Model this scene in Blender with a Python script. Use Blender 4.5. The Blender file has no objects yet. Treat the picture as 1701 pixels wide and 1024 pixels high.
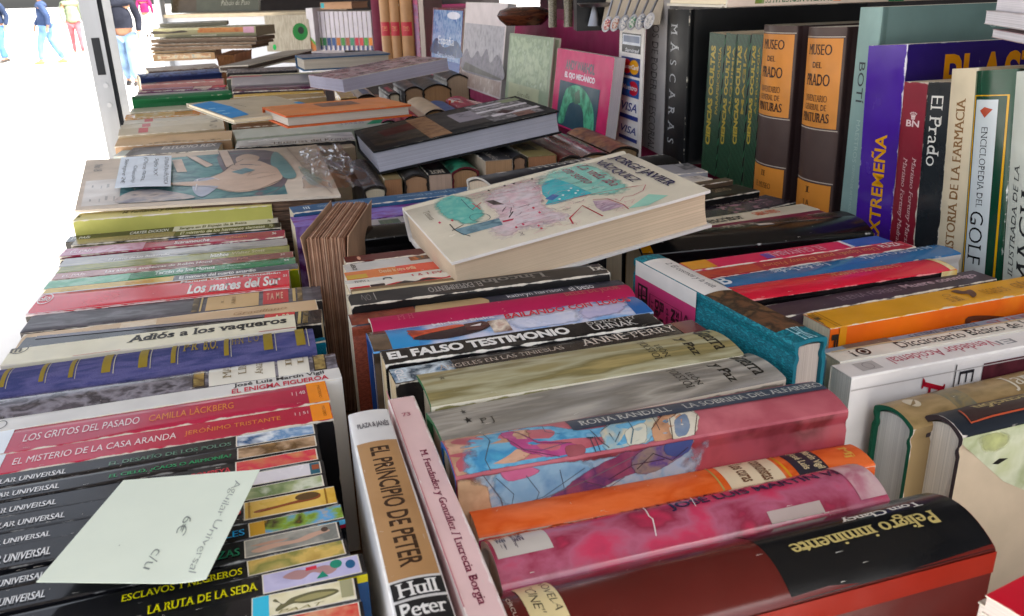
import bpy, bmesh, math, random
import numpy as np
from mathutils import Vector, Matrix, noise as mnoise

# ------------------------------------------------------------------ camera, world, sun, exposure
SC = bpy.context.scene
COL = SC.collection
F = 1400.0; CX, CY = 850.5, 512.0            # focal length and centre in photograph pixels
PITCH = math.atan(531/1400); ROLL = math.radians(-1.7)
CAMP = np.array([0, 0, 1.45])
FW = np.array([0, math.cos(PITCH), -math.sin(PITCH)])
_U0 = np.array([0, math.sin(PITCH), math.cos(PITCH)]); _R0 = np.array([1., 0, 0])
RT = _R0*math.cos(ROLL)+_U0*math.sin(ROLL); UP = _U0*math.cos(ROLL)-_R0*math.sin(ROLL)

cam = bpy.data.cameras.new("Camera"); camo = bpy.data.objects.new("Camera", cam); COL.objects.link(camo)
cam.sensor_width = 36; cam.lens = 36*F/1701.0; cam.clip_start = 0.02; cam.clip_end = 500
camo.matrix_world = Matrix([[RT[0], UP[0], -FW[0], CAMP[0]], [RT[1], UP[1], -FW[1], CAMP[1]],
                            [RT[2], UP[2], -FW[2], CAMP[2]], [0, 0, 0, 1]])
cam.dof.use_dof = True; cam.dof.focus_distance = 0.72; cam.dof.aperture_fstop = 26
SC.camera = camo

SUN_EL, SUN_AZ = math.radians(60), math.radians(105)     # azimuth from +Y clockwise: high on the right, behind the stall
W = bpy.data.worlds.new("World"); SC.world = W; W.use_nodes = True
nt = W.node_tree; nt.nodes.clear()
_o = nt.nodes.new('ShaderNodeOutputWorld'); _b = nt.nodes.new('ShaderNodeBackground'); _s = nt.nodes.new('ShaderNodeTexSky')
_s.sky_type = 'NISHITA'; _s.sun_disc = False; _s.sun_elevation = SUN_EL; _s.sun_rotation = SUN_AZ
_s.air_density = 1.0; _s.dust_density = 4.0; _s.ozone_density = 1.0
_h = nt.nodes.new('ShaderNodeHueSaturation'); _h.inputs['Saturation'].default_value = 0.35
nt.links.new(_s.outputs[0], _h.inputs['Color']); nt.links.new(_h.outputs[0], _b.inputs[0]); nt.links.new(_b.outputs[0], _o.inputs[0])
_b.inputs[1].default_value = 0.15
sun = bpy.data.lights.new("Sun", 'SUN'); suno = bpy.data.objects.new("Sun", sun); COL.objects.link(suno)
sun.energy = 5.0; sun.angle = math.radians(0.5); sun.color = (1, .96, .9)
_d = Vector((math.sin(SUN_AZ)*math.cos(SUN_EL), math.cos(SUN_AZ)*math.cos(SUN_EL), math.sin(SUN_EL)))
suno.rotation_euler = _d.to_track_quat('Z', 'Y').to_euler()
SC.view_settings.view_transform = 'Standard'; SC.view_settings.look = 'None'; SC.view_settings.gamma = 1
SC.view_settings.use_curve_mapping = False; SC.view_settings.exposure = 1.58
SC.cycles.max_bounces = 8; SC.cycles.diffuse_bounces = 4; SC.cycles.glossy_bounces = 4; SC.cycles.transmission_bounces = 6; SC.cycles.transparent_max_bounces = 8
SC.cycles.use_denoising = True

# ------------------------------------------------------------------ photograph pixel <-> place
def ray(u, v): return RT*((u-CX)/F)-UP*((v-CY)/F)+FW
def P(u, v, z):
    d = ray(u, v); return CAMP+d*((z-CAMP[2])/d[2])
def proj(p):
    q = np.array(p)-CAMP; w = q@FW; return CX+F*(q@RT)/w, CY-F*(q@UP)/w
def mcol(x): return RT*F-(x-CX)*FW
def mrow(y): return UP*F+(y-CY)*FW
def on(p, dr, m): return -((p-CAMP)@m)/(dr@m)
def nrm(v): return v/np.linalg.norm(v)
def at_depth(u, v, y):
    d = ray(u, v); return CAMP+d*(y/d[1])
UPZ = np.array([0, 0, 1.])

# ------------------------------------------------------------------ materials
_mats = {}
def lin(h):
    if not isinstance(h, str): return tuple(h)[:3]
    h = h.lstrip('#'); r = []
    for i in (0, 2, 4):
        c = int(h[i:i+2], 16)/255; r.append(c/12.92 if c <= .04045 else ((c+.055)/1.055)**2.4)
    y = .21*r[0]+.72*r[1]+.07*r[2]; return tuple(min(1., max(0.002, y+(c-y)*1.1)) for c in r)
FIN = {'gloss': (.16, 0.0, .4), 'satin': (.36, .06, .3), 'matte': (.6, .12, .25), 'cloth': (.9, .5, .2), 'paper': (.8, .1, .3), 'plastic': (.12, .05, .55), 'metal': (.35, .02, .5)}
def N(t, ty, **k):
    n = t.nodes.new(ty)
    for a, v in k.items(): setattr(n, a, v)
    return n
def ramp(t, cols, const=False):
    n = t.nodes.new('ShaderNodeValToRGB'); e = n.color_ramp.elements
    n.color_ramp.interpolation = 'CONSTANT' if const else 'LINEAR'
    k = len(cols)
    while len(e) < k: e.new(.5)
    for i, c in enumerate(cols):
        e[i].position = (.28+.44*i/max(1, k-1)); e[i].color = lin(c)+(1,)
    return n
def mat(col, fin='satin', var=.1, wear=None, bump=None, pic=None, scale=30., stretch=(1, 1, 1), lines=None, metallic=0, detail=5., const=False, dist=.25):
    key = repr((col, fin, var, wear, bump, pic, scale, stretch, lines, metallic, detail, const, dist))
    if key in _mats: return _mats[key]
    m = bpy.data.materials.new('paint'); m.use_nodes = True; t = m.node_tree; b = t.nodes['Principled BSDF']; L = t.links.new
    rough, bmp, spec = FIN[fin]
    if bump is not None: bmp = bump
    co = N(t, 'ShaderNodeTexCoord'); oi = N(t, 'ShaderNodeObjectInfo')
    vm = N(t, 'ShaderNodeVectorMath', operation='MULTIPLY_ADD'); vm.inputs[1].default_value = stretch
    add = N(t, 'ShaderNodeVectorMath', operation='SCALE'); add.inputs[0].default_value = (31, 17, 23)
    L(oi.outputs['Random'], add.inputs['Scale']); L(co.outputs['Object'], vm.inputs[0]); L(add.outputs[0], vm.inputs[2])
    n1 = N(t, 'ShaderNodeTexNoise'); n1.inputs['Scale'].default_value = scale; n1.inputs['Detail'].default_value = detail; n1.inputs['Distortion'].default_value = dist if pic else .2
    L(vm.outputs[0], n1.inputs['Vector'])
    if pic:
        r = ramp(t, pic, const); L(n1.outputs['Fac'], r.inputs[0]); src = r.outputs[0]
    else:
        c = lin(col); mx = N(t, 'ShaderNodeMix', data_type='RGBA')
        mx.inputs[6].default_value = tuple(max(0, x*(1-var)-.004*var) for x in c)+(1,); mx.inputs[7].default_value = tuple(min(1, x*(1+var*.7)+.012*var) for x in c)+(1,)
        mr = N(t, 'ShaderNodeMapRange'); mr.inputs[1].default_value = .3; mr.inputs[2].default_value = .7
        L(n1.outputs['Fac'], mr.inputs[0]); L(mr.outputs[0], mx.inputs[0]); src = mx.outputs[2]
    if lines:                                        # leaf edges of a page block
        ln = N(t, 'ShaderNodeTexNoise'); ln.inputs['Scale'].default_value = 1.; ln.inputs['Detail'].default_value = 4.
        v2 = N(t, 'ShaderNodeVectorMath', operation='MULTIPLY'); v2.inputs[1].default_value = (2, lines, 2); L(vm.outputs[0], v2.inputs[0]); L(v2.outputs[0], ln.inputs['Vector'])
        m2 = N(t, 'ShaderNodeMix', data_type='RGBA', blend_type='MULTIPLY'); m2.inputs[0].default_value = 1
        r2 = N(t, 'ShaderNodeMapRange'); r2.inputs[1].default_value = .3; r2.inputs[2].default_value = .7; r2.inputs[3].default_value = .72; r2.inputs[4].default_value = 1.1
        L(ln.outputs['Fac'], r2.inputs[0]); L(src, m2.inputs[6]); L(r2.outputs[0], m2.inputs[7]); src = m2.outputs[2]
    if wear:
        at = N(t, 'ShaderNodeAttribute', attribute_name='wear'); n2 = N(t, 'ShaderNodeTexNoise'); n2.inputs['Scale'].default_value = 90.; n2.inputs['Detail'].default_value = 6.
        L(vm.outputs[0], n2.inputs['Vector'])
        ma = N(t, 'ShaderNodeMath', operation='ADD'); L(at.outputs['Fac'], ma.inputs[0]); L(n2.outputs['Fac'], ma.inputs[1])
        r3 = N(t, 'ShaderNodeMapRange'); th = 1.42-wear[1]; r3.inputs[1].default_value = th-.06; r3.inputs[2].default_value = th+.06
        L(ma.outputs[0], r3.inputs[0]); m3 = N(t, 'ShaderNodeMix', data_type='RGBA'); m3.inputs[7].default_value = lin(wear[0])+(1,)
        L(r3.outputs[0], m3.inputs[0]); L(src, m3.inputs[6]); src = m3.outputs[2]
    L(src, b.inputs['Base Color'])
    b.inputs['Metallic'].default_value = metallic; b.inputs['Specular IOR Level'].default_value = spec
    n3 = N(t, 'ShaderNodeTexNoise'); n3.inputs['Scale'].default_value = 25.; n3.inputs['Detail'].default_value = 6.; L(vm.outputs[0], n3.inputs['Vector'])
    rr = N(t, 'ShaderNodeMapRange'); rr.inputs[1].default_value = .3; rr.inputs[2].default_value = .7; rr.inputs[3].default_value = max(.05, rough-.07); rr.inputs[4].default_value = min(1, rough+.12)
    L(n3.outputs['Fac'], rr.inputs[0]); L(rr.outputs[0], b.inputs['Roughness'])
    if bmp > 0 or fin == 'gloss':
        bn = N(t, 'ShaderNodeBump'); bn.inputs['Strength'].default_value = max(bmp, .05); bn.inputs['Distance'].default_value = .002
        n4 = N(t, 'ShaderNodeTexNoise'); n4.inputs['Scale'].default_value = 900. if fin == 'cloth' else 60.; n4.inputs['Detail'].default_value = 4.
        L(co.outputs['Object'], n4.inputs['Vector']); L(n4.outputs['Fac'], bn.inputs['Height']); L(bn.outputs[0], b.inputs['Normal'])
    _mats[key] = m; return m
def WASH(cols, scale=70., fin='satin', soft=1.):
    key = ('wash', tuple(cols), scale, fin, soft)
    if key in _mats: return _mats[key]
    m = mat('#888888', fin, pic=tuple(cols), scale=scale, detail=6.).copy(); t = m.node_tree; b = t.nodes['Principled BSDF']; L = t.links.new
    at = N(t, 'ShaderNodeAttribute', attribute_name='wear'); co = N(t, 'ShaderNodeTexCoord'); n2 = N(t, 'ShaderNodeTexNoise'); n2.inputs['Scale'].default_value = 130.; n2.inputs['Detail'].default_value = 6.; L(co.outputs['Object'], n2.inputs['Vector'])
    ma = N(t, 'ShaderNodeMath', operation='MULTIPLY_ADD'); ma.inputs[1].default_value = .9; L(n2.outputs['Fac'], ma.inputs[0]); L(at.outputs['Fac'], ma.inputs[2])
    r = N(t, 'ShaderNodeMapRange'); r.inputs[1].default_value = .62; r.inputs[2].default_value = .62+.5*soft; L(ma.outputs[0], r.inputs[0]); L(r.outputs[0], b.inputs['Alpha'])
    _mats[key] = m; return m
def M(c, fin='satin', wear=None):
    """a colour, a list of colours (a printed picture) or a ready material"""
    if isinstance(c, bpy.types.Material): return c
    if isinstance(c, (list,)):
        return mat('#888888', fin, pic=tuple(c), scale=55.)
    return mat(c, fin, wear=wear)
def PIC(cols, scale=55., stretch=(1, 1, 1), fin='satin', detail=6., const=False, dist=.25, wear=None):
    return mat('#888888', fin, pic=tuple(cols), scale=scale, stretch=stretch, detail=detail, const=const, dist=dist, wear=wear)

# ------------------------------------------------------------------ mesh collecting
class MB:
    def __init__(s): s.v = []; s.f = []; s.m = []; s.w = []; s.mats = []
    def slot(s, mt):
        if mt not in s.mats: s.mats.append(mt)
        return s.mats.index(mt)
    def add(s, vs, fs, mt, wear=None):
        k = len(s.v); s.v += [tuple(float(c) for c in v) for v in vs]; i = s.slot(mt)
        for f in fs: s.f.append(tuple(k+j for j in f)); s.m.append(i)
        s.w += list(wear) if wear is not None else [0.0]*len(vs)
    def box(s, a, b, mt):
        (x0, y0, z0), (x1, y1, z1) = a, b
        s.add([(x0, y0, z0), (x1, y0, z0), (x1, y1, z0), (x0, y1, z0), (x0, y0, z1), (x1, y0, z1), (x1, y1, z1), (x0, y1, z1)],
              [(0, 3, 2, 1), (4, 5, 6, 7), (0, 1, 5, 4), (1, 2, 6, 5), (2, 3, 7, 6), (3, 0, 4, 7)], mt)
    def tube(s, pts, rad, mt, n=10, cap=True):
        pts = [Vector(p) for p in pts]; rs = rad if isinstance(rad, (list, tuple)) else [rad]*len(pts); vs = []; fs = []
        for i, p in enumerate(pts):
            d = (pts[min(i+1, len(pts)-1)]-pts[max(i-1, 0)]).normalized()
            a = d.orthogonal().normalized() if i == 0 else (a-d*a.dot(d)).normalized()
            b = d.cross(a)
            for k in range(n):
                an = 2*math.pi*k/n; vs.append(p+(a*math.cos(an)+b*math.sin(an))*rs[i])
        for i in range(len(pts)-1):
            for k in range(n): fs.append((i*n+k, i*n+(k+1) % n, (i+1)*n+(k+1) % n, (i+1)*n+k))
        if cap: fs += [tuple(range(n-1, -1, -1)), tuple((len(pts)-1)*n+k for k in range(n))]
        s.add(vs, fs, mt)
    def obj(s, name, parent=None, smooth=True, angle=38):
        me = bpy.data.meshes.new(name); me.from_pydata(s.v, [], s.f)
        for mt in s.mats: me.materials.append(mt)
        me.polygons.foreach_set('material_index', s.m)
        if any(s.w):
            a = me.attributes.new('wear', 'FLOAT', 'POINT'); a.data.foreach_set('value', s.w)
        if smooth: me.shade_smooth(); me.set_sharp_from_angle(angle=math.radians(angle))
        me.update(); o = bpy.data.objects.new(name, me); COL.objects.link(o)
        if parent: o.parent = parent
        return o
def tag(o, label, cat, group=None):
    o['label'] = label; o['category'] = cat
    if group: o['group'] = group
    return o
def empty(name, label, cat, group=None, mw=None):
    o = bpy.data.objects.new(name, None); o.empty_display_size = .02; COL.objects.link(o)
    if mw is not None: o.matrix_world = mw
    return tag(o, label, cat, group)
def frame_mw(o, X, Y, Z):
    return Matrix([[X[0], Y[0], Z[0], o[0]], [X[1], Y[1], Z[1], o[1]], [X[2], Y[2], Z[2], o[2]], [0, 0, 0, 1]])

# ------------------------------------------------------------------ lettering
_txt = {}
STY = {'sans': (0, 0, 0), 'bold': (.022, 0, 0), 'black': (.045, 0, 0), 'light': (-.008, 0, 0), 'ital': (0, .28, 0), 'boldital': (.022, .28, 0),
       'serif': (-.014, 0, 1), 'serifbold': (-.006, 0, 1), 'serifital': (-.014, .25, 1), 'fat': (.03, .06, 1), 'hand': (-.012, .2, 0)}
def glyphs(s, sty):
    """outline text as triangles in the unit box, plus width/height"""
    k = (s, sty)
    if k in _txt: return _txt[k]
    off, shear, serif = STY[sty]
    cu = bpy.data.curves.new('t', 'FONT'); cu.body = s; cu.size = 1; cu.resolution_u = 3; cu.offset = off; cu.shear = shear
    if sty == 'hand': cu.space_character = .92
    ob = bpy.data.objects.new('t', cu); me = ob.to_mesh()
    vs = [(v.co.x, v.co.y) for v in me.vertices]; fs = [tuple(p.vertices) for p in me.polygons]
    if serif:
        cnt = {}
        for f in fs:
            for i in range(len(f)):
                e = tuple(sorted((f[i], f[(i+1) % len(f)]))); cnt[e] = cnt.get(e, 0)+1
        ex = []
        for (i, j), c in cnt.items():
            if c != 1: continue
            a, b = vs[i], vs[j]
            if abs(a[1]-b[1]) < .004 and .02 < abs(a[0]-b[0]) < .2: ex.append((min(a[0], b[0]), max(a[0], b[0]), a[1]))
        ys = [e[2] for e in ex]; top = max(ys) if ys else 1; base = min(ys) if ys else 0
        for x0, x1, y in ex:
            d = 1 if y < (top+base)*.5 else -1; k2 = len(vs); e = .085; h = .042
            vs += [(x0-e, y), (x1+e, y), (x1+e*.9, y+d*h*.6), (x1, y+d*h*1.8), (x0, y+d*h*1.8), (x0-e*.9, y+d*h*.6)]
            q = tuple(range(k2, k2+6)); fs.append(q if d > 0 else q[::-1])
    if sty == 'hand': vs = [(x+.03*math.sin(y*5+x*3), y+.07*math.sin(x*2.3)+.05*math.sin(x*6.1+1)) for x, y in vs]
    ob.to_mesh_clear(); bpy.data.objects.remove(ob); bpy.data.curves.remove(cu)
    if not vs: r = ([], [], 1)
    else:
        xs = [v[0] for v in vs]; ys = [v[1] for v in vs]; x0, x1, y0, y1 = min(xs), max(xs), min(ys), max(ys)
        r = ([((x-x0)/(x1-x0+1e-9), (y-y0)/(y1-y0+1e-9)) for x, y in vs], fs, (x1-x0)/(y1-y0+1e-9))
    _txt[k] = r; return r
def place_text(s, sty, a0, a1, b0, b1, rot):
    vs, fs, asp = glyphs(s, sty); da, db = a1-a0, b1-b0; out = []
    for p, q in vs:
        if rot == 0: out.append((a0+p*da, b0+q*db))
        elif rot == 180: out.append((a1-p*da, b1-q*db))
        elif rot == -90: out.append((a0+q*da, b1-p*db))
        else: out.append((a1-q*da, b0+p*db))
    return out, fs

# ------------------------------------------------------------------ books
TRAY = 1.065
GLYPH_OFF = .00016
def cut_map(vs, fs, T, bulge, fn, off):
    """2-D decal -> 3-D on a surface; cut across a rounded spine first"""
    if bulge > .0008 and len(vs) < 6000:
        bm = bmesh.new(); bv = [bm.verts.new((x, y, 0)) for x, y in vs]
        for f in fs:
            try: bm.faces.new([bv[i] for i in f])
            except Exception: pass
        ys = [y for _, y in vs]
        for k in range(1, 10):
            c = T*k/10
            if min(ys) < c < max(ys):
                bmesh.ops.bisect_plane(bm, geom=bm.verts[:]+bm.edges[:]+bm.faces[:], plane_co=(0, c, 0), plane_no=(0, 1, 0))
        bm.verts.index_update(); vs = [(v.co.x, v.co.y) for v in bm.verts]; fs = [tuple(v.index for v in f.verts) for f in bm.faces]; bm.free()
    return [fn(x, y, off) for x, y in vs], fs
def ell(cx, cy, rx, ry, n=20): return [(cx+rx*math.cos(2*math.pi*i/n), cy+ry*math.sin(2*math.pi*i/n)) for i in range(n)]
def smooth(pts, k=5):
    n = len(pts); out = []
    for i in range(n):
        p0, p1, p2, p3 = pts[i-1], pts[i], pts[(i+1) % n], pts[(i+2) % n]
        for j in range(k):
            t = j/k; out.append(tuple(.5*(2*b+(c-a)*t+(2*a-5*b+4*c-d)*t*t+(3*b-a-3*c+d)*t**3) for a, b, c, d in zip(p0, p1, p2, p3)))
    return out
def ring(cx, cy, rx, ry, w, n=22):
    o = ell(cx, cy, rx, ry, n); i = ell(cx, cy, rx*(1-w), ry*(1-w), n)
    return o+i, [(k, (k+1) % n, n+(k+1) % n, n+k) for k in range(n)]
def make_book(o, X, Y, Z, L, T, W, label, cat='book', group=None, name=None, kind='pb', col='#888888', spine=None, back=None, inner=None, fin='satin', r=None,
              pages='#e6d9bf', wear=None, dec=(), axis='x', sag=0, rough_pages=0, px=None, scr=True):
    """local axes: X along the spine, Y through the thickness (0 = front board), Z out of the spine (0 = spine, -W = fore-edge)"""
    hb = kind == 'hb'
    if r is None: r = .1 if hb else 0
    bulge = r*T; th = .0026 if hb else .0005
    if T < .012: th = min(th, T*.12)
    name = name or ('hardback_book' if hb else 'paperback_book')
    rnd = random.Random(label); sx, sy = -L/2, -T/2; base = o-Z*W+X*(L/2)+Y*(T/2)
    root = empty(name, label, cat, group, frame_mw(base, X, Y, Z))
    def lc(s, t, h): return (s+sx, t+sy, h+W)
    wr = (wear[0], wear[1]+.05) if wear is not None else ('#d9d2c4', .2 if hb else .24)
    mc = mat(col, fin, wear=wr) if isinstance(col, str) else col
    ms = mc if spine is None else (mat(spine, fin, wear=wr) if isinstance(spine, str) else spine)
    mbk = mc if back is None else M(back, fin, wr)
    mi = mat(inner or ('#cfc8ba' if hb else '#ddd6c8'), 'paper')
    def bul(t):
        x = min(1, max(0, t/T)); return bulge*4*x*(1-x)
    # profile: (t, h, material, wear)
    prof = [(0, -W, mc, .7), (0, -W+.004, mc, 0), (0, -W*.5, mc, 0)]
    if hb:
        g = min(.0013, T*.06)
        prof += [(0, -.0125, mc, 0), (g, -.0095, mc, 0), (g, -.0075, mc, 0), (0, -.0045, mc, 0), (0, -.001, mc, .55)]
    else: prof += [(0, -.004, mc, 0), (0, -.0007, mc, .8)]
    n = 12 if bulge > .0008 else 5
    e = min(.0007, T*.08)
    for i in range(n+1):
        x = i/n; t = e+(T-2*e)*x; prof.append((t, bul(t) if bulge > .0008 else 0, ms, .6 if i in (0, n) else 0))
    if hb: prof += [(T, -.001, mbk, .55), (T, -.0045, mbk, 0), (T-g, -.0075, mbk, 0), (T-g, -.0095, mbk, 0), (T, -.0125, mbk, 0)]
    else: prof += [(T, -.0007, mbk, .8), (T, -.004, mbk, 0)]
    prof += [(T, -W*.5, mbk, 0), (T, -W+.004, mbk, 0), (T, -W, mbk, .7)]
    st = [0, .0025, L*.25, L*.5, L*.75, L-.0025, L]; NS = len(st); NP = len(prof)
    mb = MB(); vs = []; wv = []
    jit = .0004 if not hb else .0002
    for si, s in enumerate(st):
        for (t, h, _, w) in prof:
            hh = h-sag*4*(s/L)*(1-s/L)
            vs.append(lc(s, t+(rnd.uniform(-jit, jit) if 1 < si < 5 else 0), hh)); wv.append(max(w, .65 if si in (0, NS-1) else 0))
    def inn(t, h):
        tt = th+(T-2*th)*(t/T); hh = h if h <= -W*.5 else min(h, (bul(tt) if bulge > .0008 else 0))-th
        return tt, max(hh, -W) if h > -W+.001 else -W
    for s in st:
        for (t, h, _, w) in prof:
            tt, hh = inn(t, h); vs.append(lc(s, tt, hh)); wv.append(0)
    off = NS*NP; groups = {}
    for i in range(NS-1):
        for j in range(NP-1):
            mt = prof[j][2] if prof[j][2] is prof[j+1][2] else (prof[j+1][2] if j < NP//2 else prof[j][2])
            groups.setdefault(mt, []).append((i*NP+j, (i+1)*NP+j, (i+1)*NP+j+1, i*NP+j+1))
            groups.setdefault(mi, []).append((off+i*NP+j+1, off+(i+1)*NP+j+1, off+(i+1)*NP+j, off+i*NP+j))
    for i, fl in ((0, 1), (NS-1, 0)):
        for j in range(NP-1):
            q = (i*NP+j, i*NP+j+1, off+i*NP+j+1, off+i*NP+j); groups.setdefault(mi if hb else mc, []).append(q if fl else q[::-1])
    for j in (0, NP-1):
        for i in range(NS-1):
            q = (i*NP+j, (i+1)*NP+j, off+(i+1)*NP+j, off+i*NP+j); groups.setdefault(mi, []).append(q if j else q[::-1])
    k = 0
    for mt, fs in groups.items():
        if k == 0: mb.add(vs, fs, mt, wv); k = 1
        else:
            ii = mb.slot(mt); mb.f += fs; mb.m += [ii]*len(fs)
    # printing on the boards and the spine
    def spine_fn(s, t, of): return lc(s, min(max(t, .0004), T-.0004), bul(t)+of)
    def front_fn(s, h, of): return lc(s, -of-.0001, h)
    def back_fn(s, h, of): return lc(s, T+of+.0001, h)
    def S_(x, v):
        if isinstance(x, complex): return x.imag*L          # a fraction of the length, written 0.3j
        p0 = o+Y*(v*T)+Z*bul(v*T)
        return on(p0, X, mcol(x) if axis == 'x' else mrow(x))
    layer = 0
    for d in dec:
        k = d[0]; layer += 1; of = GLYPH_OFF+layer*min(.00005, .0009/len(dec))
        face = 'S'
        if k[0] in 'FB' and len(k) > 1: face = k[0]; k = k[1:]
        if face == 'S':
            fn = spine_fn; bl = bulge
            if k in 'TRPEO':
                q = d[2:] if k == 'T' else d[1:]
                x0, x1, v0, v1 = q[:4]; vm = (v0+v1)/2; a0, a1 = S_(x0, vm), S_(x1, vm)
                if a0 > a1: a0, a1 = a1, a0
                a0, a1 = max(a0, .0004), min(a1, L-.0004)
                if a1 <= a0: continue
                b0, b1 = v0*T, v1*T
            else: pts = [(S_(x, v), v*T) for x, v in d[1]]
        else:
            fn = front_fn if face == 'F' else back_fn; bl = 0
            if k in 'TRPEO':
                q = d[2:] if k == 'T' else d[1:]
                a0, a1, b1, b0 = q[0]*L, q[1]*L, -q[2]*W, -q[3]*W
            else: pts = [(x*L, -v*W) for x, v in d[1]]
        if k == 'T':
            sty = d[7] if len(d) > 7 else 'sans'; rot = d[8] if len(d) > 8 else 0
            v2, fs = place_text(d[1], sty, a0, a1, b0, b1, rot); mt = mat(d[6], fin if fin != 'cloth' else 'matte', var=.05)
        elif k == 'R' or k == 'P':
            v2 = [(a0, b0), (a1, b0), (a1, b1), (a0, b1)]; fs = [(0, 1, 2, 3)]; mt = M(d[5], d[6] if len(d) > 6 else (fin if fin != 'cloth' else 'matte'))
        elif k == 'E':
            v2 = ell((a0+a1)/2, (b0+b1)/2, (a1-a0)/2, (b1-b0)/2); fs = [tuple(range(20))]; mt = M(d[5], fin)
        elif k == 'O':
            v2, fs = ring((a0+a1)/2, (b0+b1)/2, (a1-a0)/2, (b1-b0)/2, d[6] if len(d) > 6 else .2); mt = M(d[5], fin)
        elif k in 'GK':
            v2 = smooth(pts) if k == 'G' and len(pts) > 5 else pts; mt = M(d[2], fin)
            ar = sum(pts[i][0]*pts[(i+1) % len(pts)][1]-pts[(i+1) % len(pts)][0]*pts[i][1] for i in range(len(pts)))
            if ar < 0: v2 = v2[::-1]
            from mathutils.geometry import tessellate_polygon
            fs = [tuple(f) for f in tessellate_polygon([[Vector((x, y, 0)) for x, y in v2]])]
        elif k == 'W':                                   # a soft-edged wash of printed colour
            pp = smooth(pts, 4); n_ = len(pp); cx_ = sum(p[0] for p in pp)/n_; cy_ = sum(p[1] for p in pp)/n_
            v2 = [(cx_, cy_)]+[(cx_+(x-cx_)*.78, cy_+(y-cy_)*.78) for x, y in pp]+[(cx_+(x-cx_)*1.13, cy_+(y-cy_)*1.13) for x, y in pp]
            fs = [(0, 1+i, 1+(i+1) % n_) for i in range(n_)]+[(1+i, 1+n_+i, 1+n_+(i+1) % n_, 1+(i+1) % n_) for i in range(n_)]; mt = WASH(d[2], fin='satin' if fin == 'cloth' else fin, soft=d[3] if len(d) > 3 else 1.)
            fnn = fn; mb.add([fnn(min(max(x, .0006), L-.0006), min(y, -.0006) if face != 'S' else min(max(y, .0005), T-.0005), of) for x, y in v2], fs, mt, [1.]+[.7]*n_+[0.]*n_); continue
        elif k == 'L':                                   # a drawn line
            w = d[3]*.5; v2 = []; fs = []
            for i, (x, y) in enumerate(pts):
                p0 = pts[max(i-1, 0)]; p1 = pts[min(i+1, len(pts)-1)]; dx, dy = p1[0]-p0[0], p1[1]-p0[1]; l = math.hypot(dx, dy)+1e-9
                v2 += [(x-dy/l*w, y+dx/l*w), (x+dy/l*w, y-dx/l*w)]
            fs = [(2*i+1, 2*i+3, 2*i+2, 2*i) for i in range(len(pts)-1)]; mt = M(d[2], fin)
        if not v2: continue
        sh = [(0, 0)]
        if k == 'T' and sty.startswith('serif'):           # heavy stems, fine hairlines
            w_ = .026 if sty == 'serifbold' else .012; ln_ = (b1-b0 if rot in (90, -90) else a1-a0); asp = glyphs(d[1], sty)[2]; dx = w_/(asp*.75)*ln_
            sh = [(0, -dx), (0, 0), (0, dx)] if rot in (90, -90) else [(-dx, 0), (0, 0), (dx, 0)]
        for j_, (ax_, ay_) in enumerate(sh):
            v3, f3 = cut_map([(x+ax_, y+ay_) for x, y in v2], fs, T, bl, fn, of+j_*.000012)
            mb.add(v3, [f[::-1] for f in f3] if face == 'B' else f3, mt)
    if isinstance(col, str) and L > .12 and T > .006 and X[2] < .5 and scr:      # scuffs and small scratches on the spine
        sm_ = mat('#d8d2c8', 'matte', var=.1); lo = []
        for i in range(rnd.randint(6, 16)):
            s0 = rnd.uniform(.01, .99)*L; t0 = rnd.choice([rnd.uniform(.05, .95), rnd.uniform(.0, .12), rnd.uniform(.88, 1.)])*T; ln = rnd.uniform(.0005, .004); an = rnd.choice([0, 0, rnd.uniform(-1.5, 1.5)])
            w = rnd.uniform(.00005, .00017); a1 = (s0+ln*math.cos(an), t0+ln*math.sin(an)*.5); nx, ny = -math.sin(an)*w, math.cos(an)*w
            q = [(s0-nx, t0-ny), (a1[0]-nx*.3, a1[1]-ny*.3), (a1[0]+nx*.3, a1[1]+ny*.3), (s0+nx, t0+ny)]
            if max(x for x, _ in q) < L: mb.add([spine_fn(x, y, GLYPH_OFF+.0004) for x, y in q], [(0, 1, 2, 3)], sm_)
    mb.obj('cover', root)
    # page block
    ins = .003 if hb else .0005; pb = MB(); pm = mat(pages, 'paper', lines=2600., var=.08, scale=20.)
    pv = []; ring_ = [(th+.0002, -W+ins), (th+.0002, -W*.5), (th+.0002, -th-.003)]
    for i in range(9):
        x = i/8; t = th+.0002+(T-2*th-.0004)*x; ring_.append((t, bul(t)-th-.0006-(.002 if hb else 0)))
    ring_ += [(T-th-.0002, -th-.003), (T-th-.0002, -W*.5), (T-th-.0002, -W+ins)]
    for i in range(1, 6):                                 # slightly hollow fore-edge
        x = 1-i/6; ring_.append((th+(T-2*th)*x, -W+ins+bulge*.7*4*x*(1-x)))
    for s in (ins, L-ins):
        for t, h in ring_: pv.append(lc(s, t, h))
    nr = len(ring_); fs = [(i, i+nr, (i+1) % nr+nr, (i+1) % nr) for i in range(nr)]+[tuple(range(nr)), tuple(range(2*nr-1, nr-1, -1))]
    pb.add(pv, fs, pm); pb.obj('page_block', root)
    return root

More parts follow.
